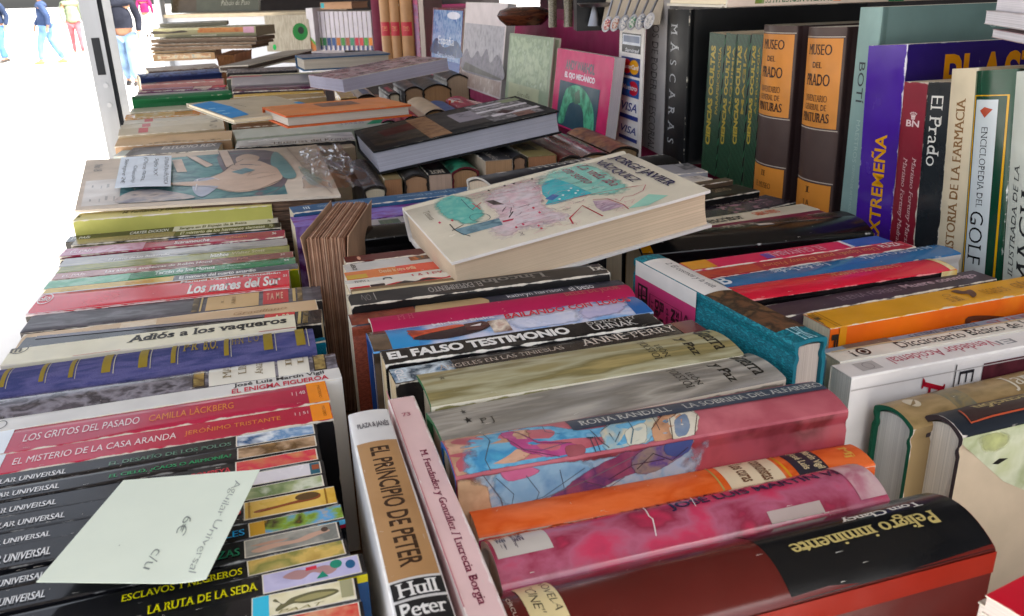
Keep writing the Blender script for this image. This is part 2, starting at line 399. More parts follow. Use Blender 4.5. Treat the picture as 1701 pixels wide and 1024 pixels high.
DBG = False
TH0 = math.radians(15.0)
CH = {'far': None, 'lim': (1.165, 1.275)}
def S(label, a, b, c=None, z=None, L=None, T=None, Tf=None, Wd=None, gap=.0004, chain=True, ang=None, lend=None, tray=TRAY, **k):
    """a book on its fore-edge: a, b = pixels of the two ends of the near edge of its spine, c = a pixel on the far edge"""
    mid = ((a[0]+b[0])/2, (a[1]+b[1])/2)
    if z is None:
        if CH['far'] is None: z = 1.21
        else:
            q, Yp = CH['far']; d = ray(*mid); z = CAMP[2]+d[2]*(gap+(q-CAMP)@Yp)/(d@Yp)
            z = min(max(z, CH['lim'][0]), CH['lim'][1])
    if DBG: print('Z %.3f %s' % (z, label[:50]))
    A, B = P(a[0], a[1], z), P(b[0], b[1], z); X = B-A; l = np.linalg.norm(X); X = X/l
    if ang is not None:
        X = np.array([math.cos(ang), math.sin(ang), 0]); l = abs((B-A)@X)
    o = A
    if L is not None:
        if lend == 'a': o = A
        else: o = B-X*L
        l = L
    Y = np.array([-X[1], X[0], 0])
    Zv = UPZ
    if Tf:                                                # a spine tipped towards the viewer, as in the slanted far trays
        Yh = Y; best = None; k.setdefault('axis', 'x'); pm = o+X*(l/2)
        for i in range(-6, 60):
            w = math.radians(i*1.5); q2 = pm+Tf*(math.cos(w)*Yh+math.sin(w)*UPZ); u_, v_ = proj(q2)
            if best is None or abs(v_-c[1]-(u_-c[0])*-.07) < best[0]: best = (abs(v_-c[1]-(u_-c[0])*-.07), w)
        w = best[1]; Y = math.cos(w)*Yh+math.sin(w)*UPZ; Zv = np.cross(X, Y); T = Tf; Wd = Wd or .11
        if chain: CH['far'] = (o+Y*T, Yh)
        if DBG: print('Z   tip %.0f' % math.degrees(w))
        return make_book(o, X, Y, Zv, l, T, Wd, label, **k)
    if T is None: T = max((P(c[0], c[1], z)-o)@Y, .004)
    W_ = Wd if Wd is not None else z-tray
    if chain: CH['far'] = (o+Y*T, Y)
    k.setdefault('dec', ())
    return make_book(o, X, Y, UPZ, l, T, W_, label, **k)
def CHAIN(lo=1.165, hi=1.275): CH['far'] = None; CH['lim'] = (lo, hi)
# ------------------------------------------------------------------ left row, from the nearest book backwards
GL = 'books standing spine up in the left row'
GA = 'black paperbacks of one series with small pictures on their spines'
def aguilar(label, a, b, c, pic, picx, title=None, tcol='#e03a3a', tx=None, ux=(20, 100), margin=.9, **k):
    dec = [('R', picx[0], picx[1], .06, .94, '#e9e2d4'), ('P', picx[0]+2, picx[1]-2, .1, .9, pic)]
    if 'extra' in k: dec += k.pop('extra')
    if title: dec.append(('T', title, tx[0], tx[1], .26, .62, tcol, 'serifbold'))
    dec.append(('T', 'AGUILAR UNIVERSAL', ux[1]-150, ux[1], .22, .56, '#e8e8e8', 'serifbold'))
    return S(label, a, b, c, L=.193, group=GA, name='paperback_book', col='#16161a', fin='gloss', dec=dec, wear=('#8a8a88', .04), **k)
CHAIN()
S('black series paperback with a red and brown picture, frontmost in the left row', (400, 1073), (607, 1030), (599, 998), z=1.205, L=.193, group=GA, col='#16161a', fin='gloss', wear=('#8a8a88', .04),
  dec=[('R', 425, 598, .06, .94, '#e9e2d4'), ('P', 428, 596, .1, .9, ['#b04040', '#d8a080', '#c83a3a', '#e0c8a0'])])
aguilar('black series paperback with a grey fish and a cyan block on its spine', (420, 1034), (599, 997), (606, 955), ['#d8cfa0', '#efe9cf', '#cdbf8c'], (418, 590), 'EL SALMÓN', '#e8e14a', (160, 330), (-150, -40),
  extra=[('R', 420, 447, .08, .92, '#4ec0e0'), ('G', [(470, .45), (485, .62), (520, .72), (552, .66), (563, .5), (545, .36), (510, .3), (486, .38), (462, .2), (458, .3), (466, .48), (454, .62), (458, .7)], '#6d6a4e'),
         ('G', [(490, .5), (520, .62), (550, .56), (556, .5), (530, .4), (500, .4)], '#a39d70'), ('T', 'PAAT', 462, 540, .1, .22, '#8d8656', 'ital'), ('R', 566, 586, .2, .92, '#a9a684')])
aguilar('black series paperback with a lavender picture of tumbling figures, yellow title about a silk route', (440, 990), (610, 952), (578, 923), ['#b9b6d8', '#c9c5e2', '#a7a2c6'], (436, 598), 'LA RUTA DE LA SEDA', '#e8e14a', (245, 428), (-30, 60),
  extra=[('G', [(470, .6), (500, .35), (520, .55), (545, .3), (560, .5), (540, .75), (515, .7), (490, .8)], '#b08a8a'), ('E', 548, 568, .5, .9, '#2f8a72'), ('E', 574, 590, .35, .75, '#2c5f86'), ('R', 508, 526, .66, .82, '#cf3a4c'), ('G', [(526, .2), (536, .5), (546, .2)], '#2f8a72'),
         ('FR', .93, 1, .0, .03, '#e2d418'), ('FT', 'LA', .95, .975, .012, .024, '#33321a', 'bold'), ('FR', .9, 1, .03, .6, '#1f4f86')])
aguilar('black series paperback with an ochre landscape picture, yellow title just under the sticky note', (200, 1010), (582, 921), (566, 896), ['#b89a58', '#d6b870', '#8a8a50', '#a8a060', '#c8ae74'], (411, 572), 'ESCLAVOS Y NEGREROS', '#e8e14a', (203, 402), (-10, 58))
aguilar('black series paperback with a reclining pale figure on grey', (0, 1017), (570, 896), (569, 864), ['#8f8f88', '#a9a79e', '#7b7d78', '#9a9a90'], (406, 562), 'LAS ADIVINANZAS', '#2f7a58', (215, 398), (-32, 76),
  extra=[('G', [(418, .35), (450, .5), (490, .45), (515, .62), (540, .66), (548, .55), (528, .45), (505, .3), (460, .28), (430, .2)], '#caa693'), ('G', [(414, .6), (450, .66), (480, .6), (470, .52), (430, .52)], '#c09a88'), ('E', 533, 545, .55, .8, '#4f4038')])
aguilar('black series paperback with a blue, yellow and brown stained-glass like picture', (0, 983), (573, 862), (562, 838), ['#5fb0cf', '#c8a63a', '#3b2a22', '#8aa84a', '#69a6d8', '#d9b04a'], (413, 571), 'LOS ANIMALES', '#3fa6dd', (250, 406), (-30, 74),
  extra=[('R', 415, 440, .1, .9, '#d3a548'), ('FR', .93, 1, .0, .02, '#66b2da'), ('FR', .93, 1, .02, .034, '#8a2030')])
aguilar('black series paperback with a yellow picture of a long brown figure filling the spine end', (0, 946), (562, 838), (546, 808), ['#dcb45a', '#e3c06c', '#d0a448'], (405, 560), 'TRAJANO', '#c93232', (270, 400), (-22, 85),
  extra=[('G', [(425, .42), (470, .5), (515, .62), (530, .72), (528, .46), (480, .4), (430, .3)], '#8a4a2c'), ('E', 490, 530, .5, .86, '#5d4528'), ('R', 412, 416, .1, .9, '#a88038'), ('R', 540, 543, .1, .9, '#9a7030')])
aguilar('black series paperback with a pale green leafy picture on its spine', (0, 912), (545, 808), (541, 787), ['#8fa070', '#d8dcc8', '#aab48a', '#6f8458', '#e4e6d8'], (400, 537), None, None, None, (-20, 84))
aguilar('black series paperback with a plain white and blue picture, half under the sticky note', (0, 885), (541, 787), (535, 765), ['#d8d2da', '#e4e0e4', '#cfc8d2'], (397, 533), None, None, None, (-6, 108), extra=[('R', 515, 531, .1, .9, '#2e5f70'), ('R', 518, 530, .4, .75, '#9a5034')])
aguilar('black series paperback with an orange and red fresco picture, lettered POMPEYA in red', (0, 860), (535, 764), (531, 743), ['#c98a5a', '#d0705a', '#d23a50', '#d9a26a'], (391, 527), 'POMPEYA', '#d03a48', (317, 384), (-25, 94))
aguilar('black series paperback with a brown picture and a green question as title', (0, 833), (531, 742), (528, 722), ['#8a6a42', '#c9a888', '#5d4426', '#a98458'], (394, 525), 'EL CIELO, ¿CAOS O ARMONÍA?', '#2f8f5a', (182, 384), (2, 99))
aguilar('black series paperback with an icy blue picture, right below a crimson spine', (0, 810), (528, 722), (525, 703), ['#d6e4ee', '#6c93bd', '#e8eef2', '#2f557f', '#9dbcd6'], (392, 522), 'EL DESAFÍO DE LOS POLOS', '#5c7f6c', (182, 384), (-20, 110))
S('crimson paperback with an orange spine end, touching the black series', (0, 788), (554, 696), (548, 668), L=.212, group=GL, col='#17171a', spine='#b3203f', fin='gloss', dec=[
  ('R', -60, 3, 0, 1, '#dfe6ee'), ('R', 517, 560, 0, 1, '#f0923a'), ('T', 'EL MISTERIO DE LA CASA ARANDA', 22, 293, .34, .66, '#f0dde0', 'sans'), ('T', 'JERÓNIMO TRISTANTE', 307, 466, .34, .68, '#e08a4a', 'sans'), ('T', '1 | 51', 490, 512, .45, .66, '#e8ccd2', 'sans'), ('T', 'MISTERIO', 536, 541, .2, .8, '#9a5a1c', 'sans', -90)])
S('crimson paperback with a white and an orange spine end, touching a white book', (8, 754), (549, 666), (540, 633), L=.212, group=GL, col='#8f1c38', spine='#b02847', fin='gloss', dec=[
  ('R', -80, 16, 0, 1, '#e6edf3'), ('R', 511, 560, 0, 1, '#f0923a'), ('T', 'LOS GRITOS DEL PASADO', 40, 232, .36, .66, '#f0dde0', 'sans'), ('T', 'CAMILLA LÄCKBERG', 248, 388, .36, .7, '#e08a4a', 'sans'), ('T', '1 | 48', 485, 507, .45, .66, '#e8ccd2', 'sans'), ('T', 'MISTERIO', 528, 533, .2, .8, '#9a5a1c', 'sans', -90)])
S('tall white paperback lettered in black and red between crimson and grey spines', (0, 717), (568, 628), (557, 611), L=.245, Wd=.14, group=GL, col='#dcdad6', fin='satin', gap=-.0005, dec=[
  ('T', 'José Luis Martín Vigil', 388, 538, .52, .9, '#26242a', 'bold'), ('T', 'EL ENIGMA FIGUEROA', 385, 545, .08, .46, '#c22440', 'bold'), ('O', -12, 12, .15, .8, '#4a4a4c', .14)])
S('grey hardback in a shiny jacket with two cream title labels and gold ornaments', (0, 697), (562, 617), (556, 588), L=.245, group=GL, kind='hb', col='#4a474e', fin='plastic', spine=PIC(['#605a62', '#4b474d', '#85818a', '#3a373c', '#6c666e'], 60, (1, 1.5, 1), 'plastic'), r=.16, dec=[
  ('R', 347, 456, .06, .9, '#dcd8cc'), ('R', 461, 512, .06, .9, '#dcd8cc'), ('R', 320, 341, .06, .94, '#3c3530'), ('P', 322, 339, .1, .9, ['#b89a58', '#5d4a30', '#cfb878']), ('R', 519, 540, .06, .94, '#3c3530'), ('P', 521, 538, .1, .9, ['#b89a58', '#5d4a30', '#cfb878']),
  ('T', 'ÁNGEL', 423, 436, .18, .75, '#8d7f66', 'serif', 90), ('T', 'LIN', 396, 409, .25, .75, '#8d7f66', 'serif', 90), ('T', 'MAS', 370, 384, .2, .75, '#8d7f66', 'serif', 90), ('T', 'II', 474, 484, .3, .7, '#8d7f66', 'serif', 90), ('T', 'L', 494, 504, .3, .7, '#8d7f66', 'serif', 90)], wear=('#8f8c92', .2))
S('thick worn blue cloth hardback with bands of faded gold tooling', (0, 660), (527, 586), (521, 547), L=.245, group=GL, kind='hb', col=PIC(['#363b62', '#46487a', '#5e5c88', '#3d4270', '#4c4e7c'], 45, (.5, 2, 1), 'cloth'), fin='cloth', r=.14, pages='#cdb98f', dec=[
  d for x in (6, 70, 118, 172, 232, 285, 372, 437, 490) for d in (('R', x, x+(15 if x in (172, 232, 490, 437) else 8), .16, .86, '#8d7a34'), ('R', x+(19 if x in (172, 232, 490, 437) else 11), x+(20.5 if x in (172, 232, 490, 437) else 12.2), .12, .9, '#b0aa9a'))] + [
  ('T', 'P·R', 305, 330, .4, .7, '#8d7a34', 'serifbold', 0), ('T', 'B.O.', 338, 362, .35, .78, '#8d7a34', 'serifbold'), ('T', 'H·N', 385, 405, .4, .66, '#8d7a34', 'serif'), ('T', 'L·O', 412, 430, .4, .7, '#8d7a34', 'serif')])
S('teal bound book almost hidden behind the blue cloth hardback, only its end showing', (330, 598), (541, 566), (537, 552), T=.008, L=.1, group=GL, kind='pb', col='#1d6a86', fin='cloth', gap=-.012, chain=False)
S('cream paperback with heavy black swash lettering on its spine', (0, 608), (492, 545), (480, 523), group=GL, col='#e2ddc6', fin='satin', dec=[
  ('T', 'Adiós a los vaqueros', 211, 476, .3, .86, '#15130f', 'fat'), ('O', 6, 48, .62, 1.2, '#55524a', .12), ('R', 120, 200, .0, .03, '#c43a34'), ('R', 430, 492, .0, .05, '#a83a44'), ('T', 'm', 18, 36, .7, .98, '#55524a', 'bold')])
S('black paperback with a red title label and gold bars, behind the cream western', (20, 588), (534, 537), (529, 514), group=GL, col='#1e1d20', fin='gloss', dec=[
  ('R', 438, 489, .1, 1, '#c03434'), ('R', 495, 500, .1, .95, '#c8b478'), ('P', 503, 512, .1, .95, ['#c8b478', '#6d5a30', '#26221c']), ('R', 60, 440, .8, 1, '#5a5560'), ('T', 'A 53', 455, 480, .5, .85, '#e4d0b0', 'bold')])
S('faded tan paperback whose lettering has almost worn away', (22, 584), (530, 519), (523, 496), group=GL, col='#b49472', spine='#cfb391', fin='satin', dec=[('T', 'Te recuerdo como ocurre de ti', 88, 225, .5, .72, '#a98f74', 'serifital'), ('T', 'Graciliano', 388, 476, .5, .7, '#b08a68', 'serifital'), ('P', 200, 260, .55, .9, ['#cfb391', '#e2d3bc', '#cfb391'])], wear=('#e6dccc', .3))
S('dark slate paperback with a kraft label and a red label on its spine', (33, 553), (535, 497), (528, 474), group=GL, col='#3a3638', spine=PIC(['#5a575c', '#48454a', '#6a666c', '#3c393d'], 40, (1, 2, 1), 'satin'), fin='satin', dec=[
  ('R', 343, 430, .05, .95, '#c9aa7c'), ('R', 437, 479, .05, .95, '#bf3b40'), ('R', 486, 491, .05, .95, '#c3ab78'), ('P', 494, 502, .05, .95, ['#c3ab78', '#55452c', '#8a7448']), ('P', 320, 330, .05, .95, ['#c3ab78', '#55452c', '#2c2826']), ('R', 333, 336, .05, .95, '#c3ab78'),
  ('T', 'AIRE', 385, 391, .3, .8, '#9a7d54', 'serif', 90), ('T', 'L', 368, 372, .4, .8, '#9a7d54', 'serif', 90), ('T', 'T A', 443, 455, .3, .75, '#e0b8a0', 'bold'), ('T', 'M E', 459, 470, .3, .75, '#e0b8a0', 'bold')])
S('bright red paperback with white swash lettering and a white ring emblem', (42, 524), (481, 478), (470, 449), group=GL, col='#1c1416', spine='#cf2a3a', fin='gloss', dec=[
  ('T', 'Manuel Vázquez Montalbán', 300, 466, .78, .93, '#e9e4e2', 'bold'), ('T', 'Los mares del Sur', 312, 466, .2, .72, '#f2efec', 'fat'), ('T', '21', 470, 476, .6, .72, '#f2efec', 'bold'), ('O', 62, 88, .45, .96, '#ead9d8', .16), ('T', 'olio', 66, 84, .6, .84, '#ead9d8', 'bold'), ('R', 40, 485, .95, 1, '#cfc9c8'), ('R', 40, 485, 0, .03, '#d9a8a8'),
  ('FR', 0, .22, .012, .05, '#2a2622'), ('FP', .3, .97, .004, .06, ['#2a1a1c', '#5a2226', '#7a3a36', '#1c1416'])], wear=('#e8d8d6', .24))
GP = 'thin newspaper-collection paperbacks in the left row'
S('thin yellow and black paperback just behind the bright red one', (69, 491), (496, 447), (490, 438), group=GP, col='#77862c', spine='#cfae4e', fin='gloss', dec=[('R', 288, 520, 0, 1, '#26262b'), ('T', 'El misterio del cuarto amarillo', 298, 425, .3, .8, '#e6e6e2', 'bold'), ('T', 'GASTON LEROUX', 208, 256, .3, .7, '#d99a2a', 'bold'), ('T', 'EL PAÍS', 100, 124, .3, .7, '#d8b866', 'bold'), ('FR', .95, 1, 0, .006, '#e0c838')])
S('green paperback with a pale left end among the thin ones', (72, 481), (491, 438), (486, 427), group=GP, col='#1f7a4c', fin='gloss', dec=[('P', 72, 215, .0, 1, ['#1f8f58', '#58a880', '#8fc0a4', '#2a8f5c']), ('T', 'Tarzán de los Monos', 257, 357, .4, .85, '#e8efe8', 'bold'), ('T', 'Burroughs', 378, 416, .45, .8, '#9fd0b4', 'bold'), ('T', '54', 472, 480, .45, .75, '#dfe9e0', 'bold'), ('T', 'Edgar Rice', 330, 400, .05, .3, '#8fc8a8', 'ital')])
S('brown paperback fading to pink at its left, behind the green one', (85, 466), (487, 427), (482, 418), group=GP, col='#6a3028', spine='#7c3a30', fin='gloss', dec=[('P', 85, 250, 0, 1, ['#9a605a', '#b88a86', '#8a4640']), ('T', 'Las alegres aventuras de Robin Hood', 175, 352, .25, .75, '#eee6e0', 'bold'), ('T', 'EL PAÍS', 104, 142, .3, .7, '#ecd8d6', 'bold'), ('T', 'Pyle', 394, 412, .3, .7, '#c08a7c', 'bold'), ('T', '33', 466, 473, .4, .7, '#e0c8be', 'bold')])
S('olive paperback with a reed-bed photograph along its spine', (92, 456), (481, 418), (478, 407), group=GP, col='#7f8440', spine=PIC(['#8a8c44', '#a5a45e', '#70763a', '#98984f'], 60, (.5, 4, 1), 'gloss'), fin='gloss', dec=[('T', 'Ivanhoe', 350, 380, .2, .7, '#e9e7d8', 'bold'), ('T', 'Walter Scott', 385, 440, .3, .7, '#cfc8a0', 'bold')])
S('pale grey paperback with a misty mountain along its spine', (97, 444), (477, 408), (474, 396), group=GP, col='#b7b6b0', spine=PIC(['#c9c8c2', '#b4b2ac', '#a09ea0', '#c4c3bd'], 60, (.5, 4, 1), 'gloss'), fin='gloss', dec=[('T', 'El perro de los Baskerville', 180, 282, .1, .45, '#eeeeea', 'bold'), ('T', 'Conan Doyle', 205, 250, .6, .85, '#9a988e', 'sans'), ('G', [(300, .12), (320, .5), (345, .3), (360, .6), (400, .4), (440, .2)], '#8f8f88')])
S('very thin black paperback between the grey and the crimson ones', (98, 432), (474, 397), None, T=.0045, group=GP, col='#201c24', fin='gloss', dec=[('T', 'La isla', 330, 400, .2, .8, '#c8c8cc', 'bold')])
S('crimson paperback with its title in small white letters, fading to mauve at the left', (98, 427), (473, 393), (470, 382), group=GP, col='#8a2440', spine='#9c2c46', fin='gloss', dec=[('P', 96, 240, 0, 1, ['#b06a82', '#c290a6', '#a04c66']), ('T', 'Scaramouche', 290, 348, .3, .7, '#f0dfe2', 'bold'), ('T', 'Sabatini', 374, 410, .35, .7, '#d06a50', 'bold'), ('T', 'EL PAÍS', 118, 154, .3, .7, '#ecd8e0', 'bold'), ('T', '36', 452, 459, .4, .7, '#f0dfe2', 'bold')])
S('thin steel blue paperback with a tan left half', (118, 413), (468, 384), None, T=.006, group=GP, col='#5a7aa8', fin='gloss', dec=[('R', 118, 280, 0, 1, '#8a7a5c'), ('T', 'El caso Belton', 297, 350, .2, .8, '#e8eef4', 'bold')])
S('dark olive paperback with a tan left half and cream lettering', (118, 408), (466, 378), (463, 370), group=GP, col='#2c2c20', fin='gloss', dec=[('R', 110, 290, 0, 1, '#8f7d58'), ('T', 'El misterio de los hermanos siameses', 300, 440, .2, .75, '#dcd8b8', 'bold'), ('T', '75', 447, 453, .3, .7, '#dcd8b8', 'bold'), ('T', 'ELLERY QUEEN', 200, 280, .1, .4, '#a9986e', 'bold')])
S('black and white paperback, farthest of the thin ones', (108, 403), (462, 371), (459, 362), group=GP, col='#26231f', fin='gloss', dec=[('R', 288, 480, 0, 1, '#dcd8cc'), ('T', 'CARTER DICKSON', 216, 280, .3, .75, '#e0ded6', 'bold'), ('T', 'EL PAÍS', 120, 150, .3, .75, '#e0ded6', 'bold'), ('T', 'Sangre en El Espejo de la Reina', 298, 410, .25, .75, '#3a362c', 'bold'), ('T', '76', 444, 450, .3, .7, '#3a362c', 'bold')])
S('pale yellow-green paperback standing tall above its neighbours', (120, 367), (451, 341), (448, 330), group=GL, col='#b7b56a', spine='#d9cf8e', fin='satin', dec=[('T', 'M. Fernández y González · La Princesa de los Ursinos', 204, 436, .3, .75, '#6d683a', 'bold'), ('T', 'M', 128, 134, .3, .7, '#8d8648', 'bold')])
# ------------------------------------------------------------------ middle row, from the nearest book backwards
GM = 'books standing spine up in the middle row'
CHAIN()
S('thick hardback in a glossy black and oxblood jacket with upside-down gold lettering', (840, 1131), (1655, 913), (1530, 820), z=1.207, group=GM, kind='hb', col='#4a1714', spine='#571c18', fin='gloss', r=.2, inner='#c9c0b0', dec=[
  ('R', 1268, 1720, 0, 1, '#0e1013'), ('T', 'Tom Clancy', 1397, 1525, .6, .73, '#dfdbd2', 'serifbold', 180), ('T', 'Peligro inminente', 1315, 1552, .33, .55, '#bfae74', 'serifbold', 180), ('R', 866, 925, .32, .95, '#d8c79a'),
  ('T', 'NOVELA', 903, 918, .4, .95, '#2c2620', 'hand', -90), ('T', '"CINE"', 878, 896, .4, .85, '#2c2620', 'hand', -90), ('T', 'CÍRCULO', 850, 858, .3, .7, '#d8c7b8', 'sans', -90), ('FR', .4, 1, .004, .085, '#7a241c')], wear=('#6a3a30', .05))
S('plump pink hardback in clouded plastic wrap with dark capitals', (836, 985), (1482, 838), (1446, 765), group=GM, kind='hb', col='#7a2438', spine=PIC(['#a83a58', '#c2405e', '#b06078', '#8f3048', '#cf3a5c'], 28, (1, 1.3, 1), 'plastic'), fin='plastic', r=.22, gap=.001, dec=[
  ('R', 815, 905, .34, 1, '#c9c2bb'), ('T', 'oficio', 822, 838, .45, .95, '#5c5660', 'bold', 180), ('T', 'perdi', 848, 866, .45, .95, '#5c5660', 'bold', 180), ('T', 'JOSÉ LUIS MARTÍN VIGIL', 1110, 1462, .5, .76, '#2a2344', 'bold'), ('T', 'NUNCA', 860, 1010, .82, .97, '#463848', 'bold'), ('T', 'LA LUNA', 1030, 1190, .8, .95, '#463848', 'bold'),
  ('R', 1278, 1366, .06, .2, '#b9a8a2'), ('P', 1400, 1480, .1, .9, ['#b9909a', '#cdb0b0', '#b06a7c']), ('L', [(1068, .78), (1078, .5), (1084, .44), (1090, .2)], '#e8d8d8', .0006), ('L', [(1146, .8), (1152, .6), (1156, .5)], '#e8d8d8', .0005)], wear=('#d8c8c8', .3))
S('orange paperback with cream and dark bands round its spine', (795, 893), (1455, 772), (1425, 735), group=GM, col='#cf5a26', spine=PIC(['#e06a38', '#e87848', '#d86030', '#ea8050'], 30, (1, 2, 1), 'satin'), fin='satin', r=.08, gap=.001, dec=[
  ('R', 1200, 1290, 0, 1, '#ddceb0'), ('R', 1296, 1300, 0, 1, '#d8a040'), ('R', 1312, 1362, 0, 1, '#302e38'), ('R', 1186, 1189, 0, 1, '#b0a060'), ('T', 'Los curas', 1222, 1245, .15, .9, '#6d4a34', 'bold', -90), ('T', 'comunistas', 1255, 1276, .1, .9, '#6d4a34', 'bold', -90), ('T', 'José Luis', 1318, 1334, .2, .95, '#d8c8a0', 'bold', -90), ('T', 'Martín Vigil', 1340, 1356, .15, .95, '#d8c8a0', 'bold', -90), ('T', 'Mj', 1395, 1412, .3, .8, '#e0b060', 'serifbold', -90),
  ('FR', 0, .05, .01, .04, '#b01860')])
S('thick rose hardback with a slate title strip and a painted figure', (757, 795), (1410, 682), (1380, 628), group=GM, kind='hb', col=PIC(['#8a3a40', '#a4484e', '#9a4650', '#6e2a30', '#aa5058'], 22, (1, 1, 1), 'satin'), spine=PIC(['#b06068', '#c07078', '#a85660', '#b86870'], 22, (1, 1, 1), 'satin'), fin='satin', r=.1, inner='#2f5c9a', gap=.0, dec=[
  ('W', [(730, 0), (730, 1), (800, 1.0), (870, .9), (880, .2), (820, 0)], ['#c59a80', '#d0a890', '#b08870', '#c8a088'], .4),
  ('W', [(800, .98), (900, .86), (965, .5), (1090, .46), (1100, .04), (900, -.04), (790, .02), (778, .4)], ['#5aa0c0', '#4a8ab4', '#78b0cc', '#5f98bc', '#a0bcc8'], .4),
  ('W', [(843, .9), (862, .7), (892, .36), (950, .24), (968, .1), (930, .04), (872, .24), (842, .56), (834, .8)], ['#c0608c', '#a84a7c', '#cc7a9a'], .3), ('W', [(940, .2), (966, .18), (972, .04), (946, .0)], ['#8a4a50', '#a86068'], .3),
  ('W', [(1000, .4), (1030, .66), (1080, .62), (1096, .2), (1050, .0), (1008, .02)], ['#b0b8b0', '#8ab0c0', '#c8c0a8', '#7aa4b8'], .4), ('W', [(1040, .3), (1070, .4), (1074, .1), (1046, .04)], ['#d8d4c4', '#c8c8b8'], .4), ('W', [(1082, .24), (1100, .52), (1130, .44), (1124, .04), (1092, .0)], ['#b88a6c', '#c89a7a', '#8a6450'], .3), ('W', [(1118, .0), (1112, .4), (1136, .62), (1158, .4), (1154, .02), (1134, -.04)], ['#d0c8b4', '#dcd4c4', '#c4bca8'], .2), ('W', [(1124, .06), (1122, .34), (1138, .44), (1146, .2), (1138, .04)], ['#5f7088', '#7a8aa0', '#a8a8a8'], .3),
  ('L', [(800, .98), (814, .6), (806, .2), (816, .0)], '#4a5a68', .0005), ('L', [(900, .84), (906, .6), (930, .48)], '#48606e', .0004), ('L', [(860, .3), (900, .2), (940, .26)], '#48606e', .0004), ('L', [(1000, .4), (1030, .66), (1080, .62), (1096, .2)], '#4a4448', .0005), ('L', [(1040, .6), (1052, .3), (1048, .05)], '#4a6a7a', .0006), ('L', [(980, .44), (1000, .16), (1012, .05)], '#4a4448', .0005), ('L', [(1118, .0), (1112, .4), (1136, .62), (1158, .4), (1154, .02)], '#5a4a40', .0005), ('L', [(1082, .24), (1100, .52), (1112, .5)], '#5a4038', .0005), ('L', [(843, .9), (862, .7), (892, .36), (950, .24)], '#5a3448', .0004), ('L', [(842, .56), (872, .24), (930, .04)], '#5a3448', .0004), ('L', [(1012, .3), (1022, .12), (1030, .3)], '#3a4450', .0005), ('T', 'Tl', 980, 994, .0, .3, '#3a4450', 'hand', 0),
  ('R', 945, 1420, .5, .88, '#3d4554'), ('T', 'RONA RANDALL', 962, 1112, .6, .77, '#cfcfc8', 'serif'), ('T', 'LA SOBRINA DEL ALFARERO', 1135, 1366, .6, .77, '#cfcfc8', 'serif'),
  ('FW', [(0, 0), (.3, -.02), (.56, 0), (.58, .1), (.5, .3), (.2, .5), (0, .6)], ['#9ab0c4', '#a8b4bc', '#88a4b8', '#b8b8b4', '#7a98b0'], .5), ('FW', [(-.02, 0), (.06, .0), (.08, .3), (.06, .7), (-.02, .7)], ['#c8a888', '#b89878', '#d0b090'], .4), ('FW', [(.08, .0), (.2, -.01), (.32, .03), (.28, .12), (.12, .14)], ['#7ea6c0', '#90b4c8', '#6a94b4'], .6), ('FW', [(.1, .0), (.15, -.01), (.19, .02), (.16, .04), (.12, .04)], ['#b8587f', '#c87a98'], .5),
  ('FW', [(.2, .15), (.3, .06), (.42, .0), (.54, -.01), (.5, .06), (.38, .11), (.24, .18)], ['#7a3a58', '#8a4a60', '#5c3a60', '#944f70'], .4), ('FW', [(.42, .03), (.48, .0), (.58, .0), (.52, .08), (.44, .1)], ['#a08878', '#5c4a80', '#8a7a70', '#3a4468'], .4), ('FW', [(.5, .0), (.57, .0), (.56, .05), (.51, .05)], ['#3a4878', '#4a5888'], .3), ('FL', [(.06, .0), (.1, .1), (.12, .3)], '#5a5458', .0005), ('FL', [(.16, .14), (.3, .09), (.42, .03)], '#6a6468', .0005), ('FL', [(.09, .02), (.13, .09), (.12, .16)], '#4a5a68', .0004), ('FL', [(.16, .03), (.19, .1), (.17, .18)], '#4a5a68', .0004), ('FL', [(.24, .03), (.25, .1)], '#4a5a68', .0004), ('FL', [(.3, .09), (.36, .13), (.4, .1)], '#54404c', .0004), ('FL', [(.12, .14), (.2, .12), (.3, .04)], '#54606a', .0004), ('FL', [(.43, .08), (.47, .03), (.52, .07), (.56, .03)], '#3a3038', .0005), ('FL', [(.36, .1), (.42, .06), (.5, .06)], '#4a3040', .0005)], wear=('#c8a8a0', .15))
GW = 'two worn volumes of one title in the middle row'
S('worn grey-brown volume, nearer of a matching pair, with black stars', (738, 741), (1306, 628), (1240, 587), group=GW, kind='hb', col='#8a8578', spine=PIC(['#8f8a80', '#6f6a62', '#a8a298', '#7d7870', '#96928c', '#b4aea4'], 40, (.22, 1.4, 1), 'satin', dist=.1), fin='satin', r=.07, inner='#3d6a46', gap=.0012, dec=[
  ('T', 'Guerra', 1230, 1256, .18, .96, '#26221c', 'serifbold', -90), ('T', 'y Paz', 1190, 1212, .14, .74, '#26221c', 'serifbold', -90), ('T', 'LEÓN', 1148, 1160, .2, .6, '#322e26', 'serif', -90), ('T', 'TOLSTOI', 1122, 1136, .18, .85, '#322e26', 'serif', -90), ('T', '★', 764, 774, .62, .8, '#4a4640', 'sans'), ('T', '★', 770, 784, .34, .52, '#2c2824', 'sans'), ('T', 'P J', 798, 822, .24, .4, '#4a443c', 'serif')], wear=('#e0d8c6', .66))
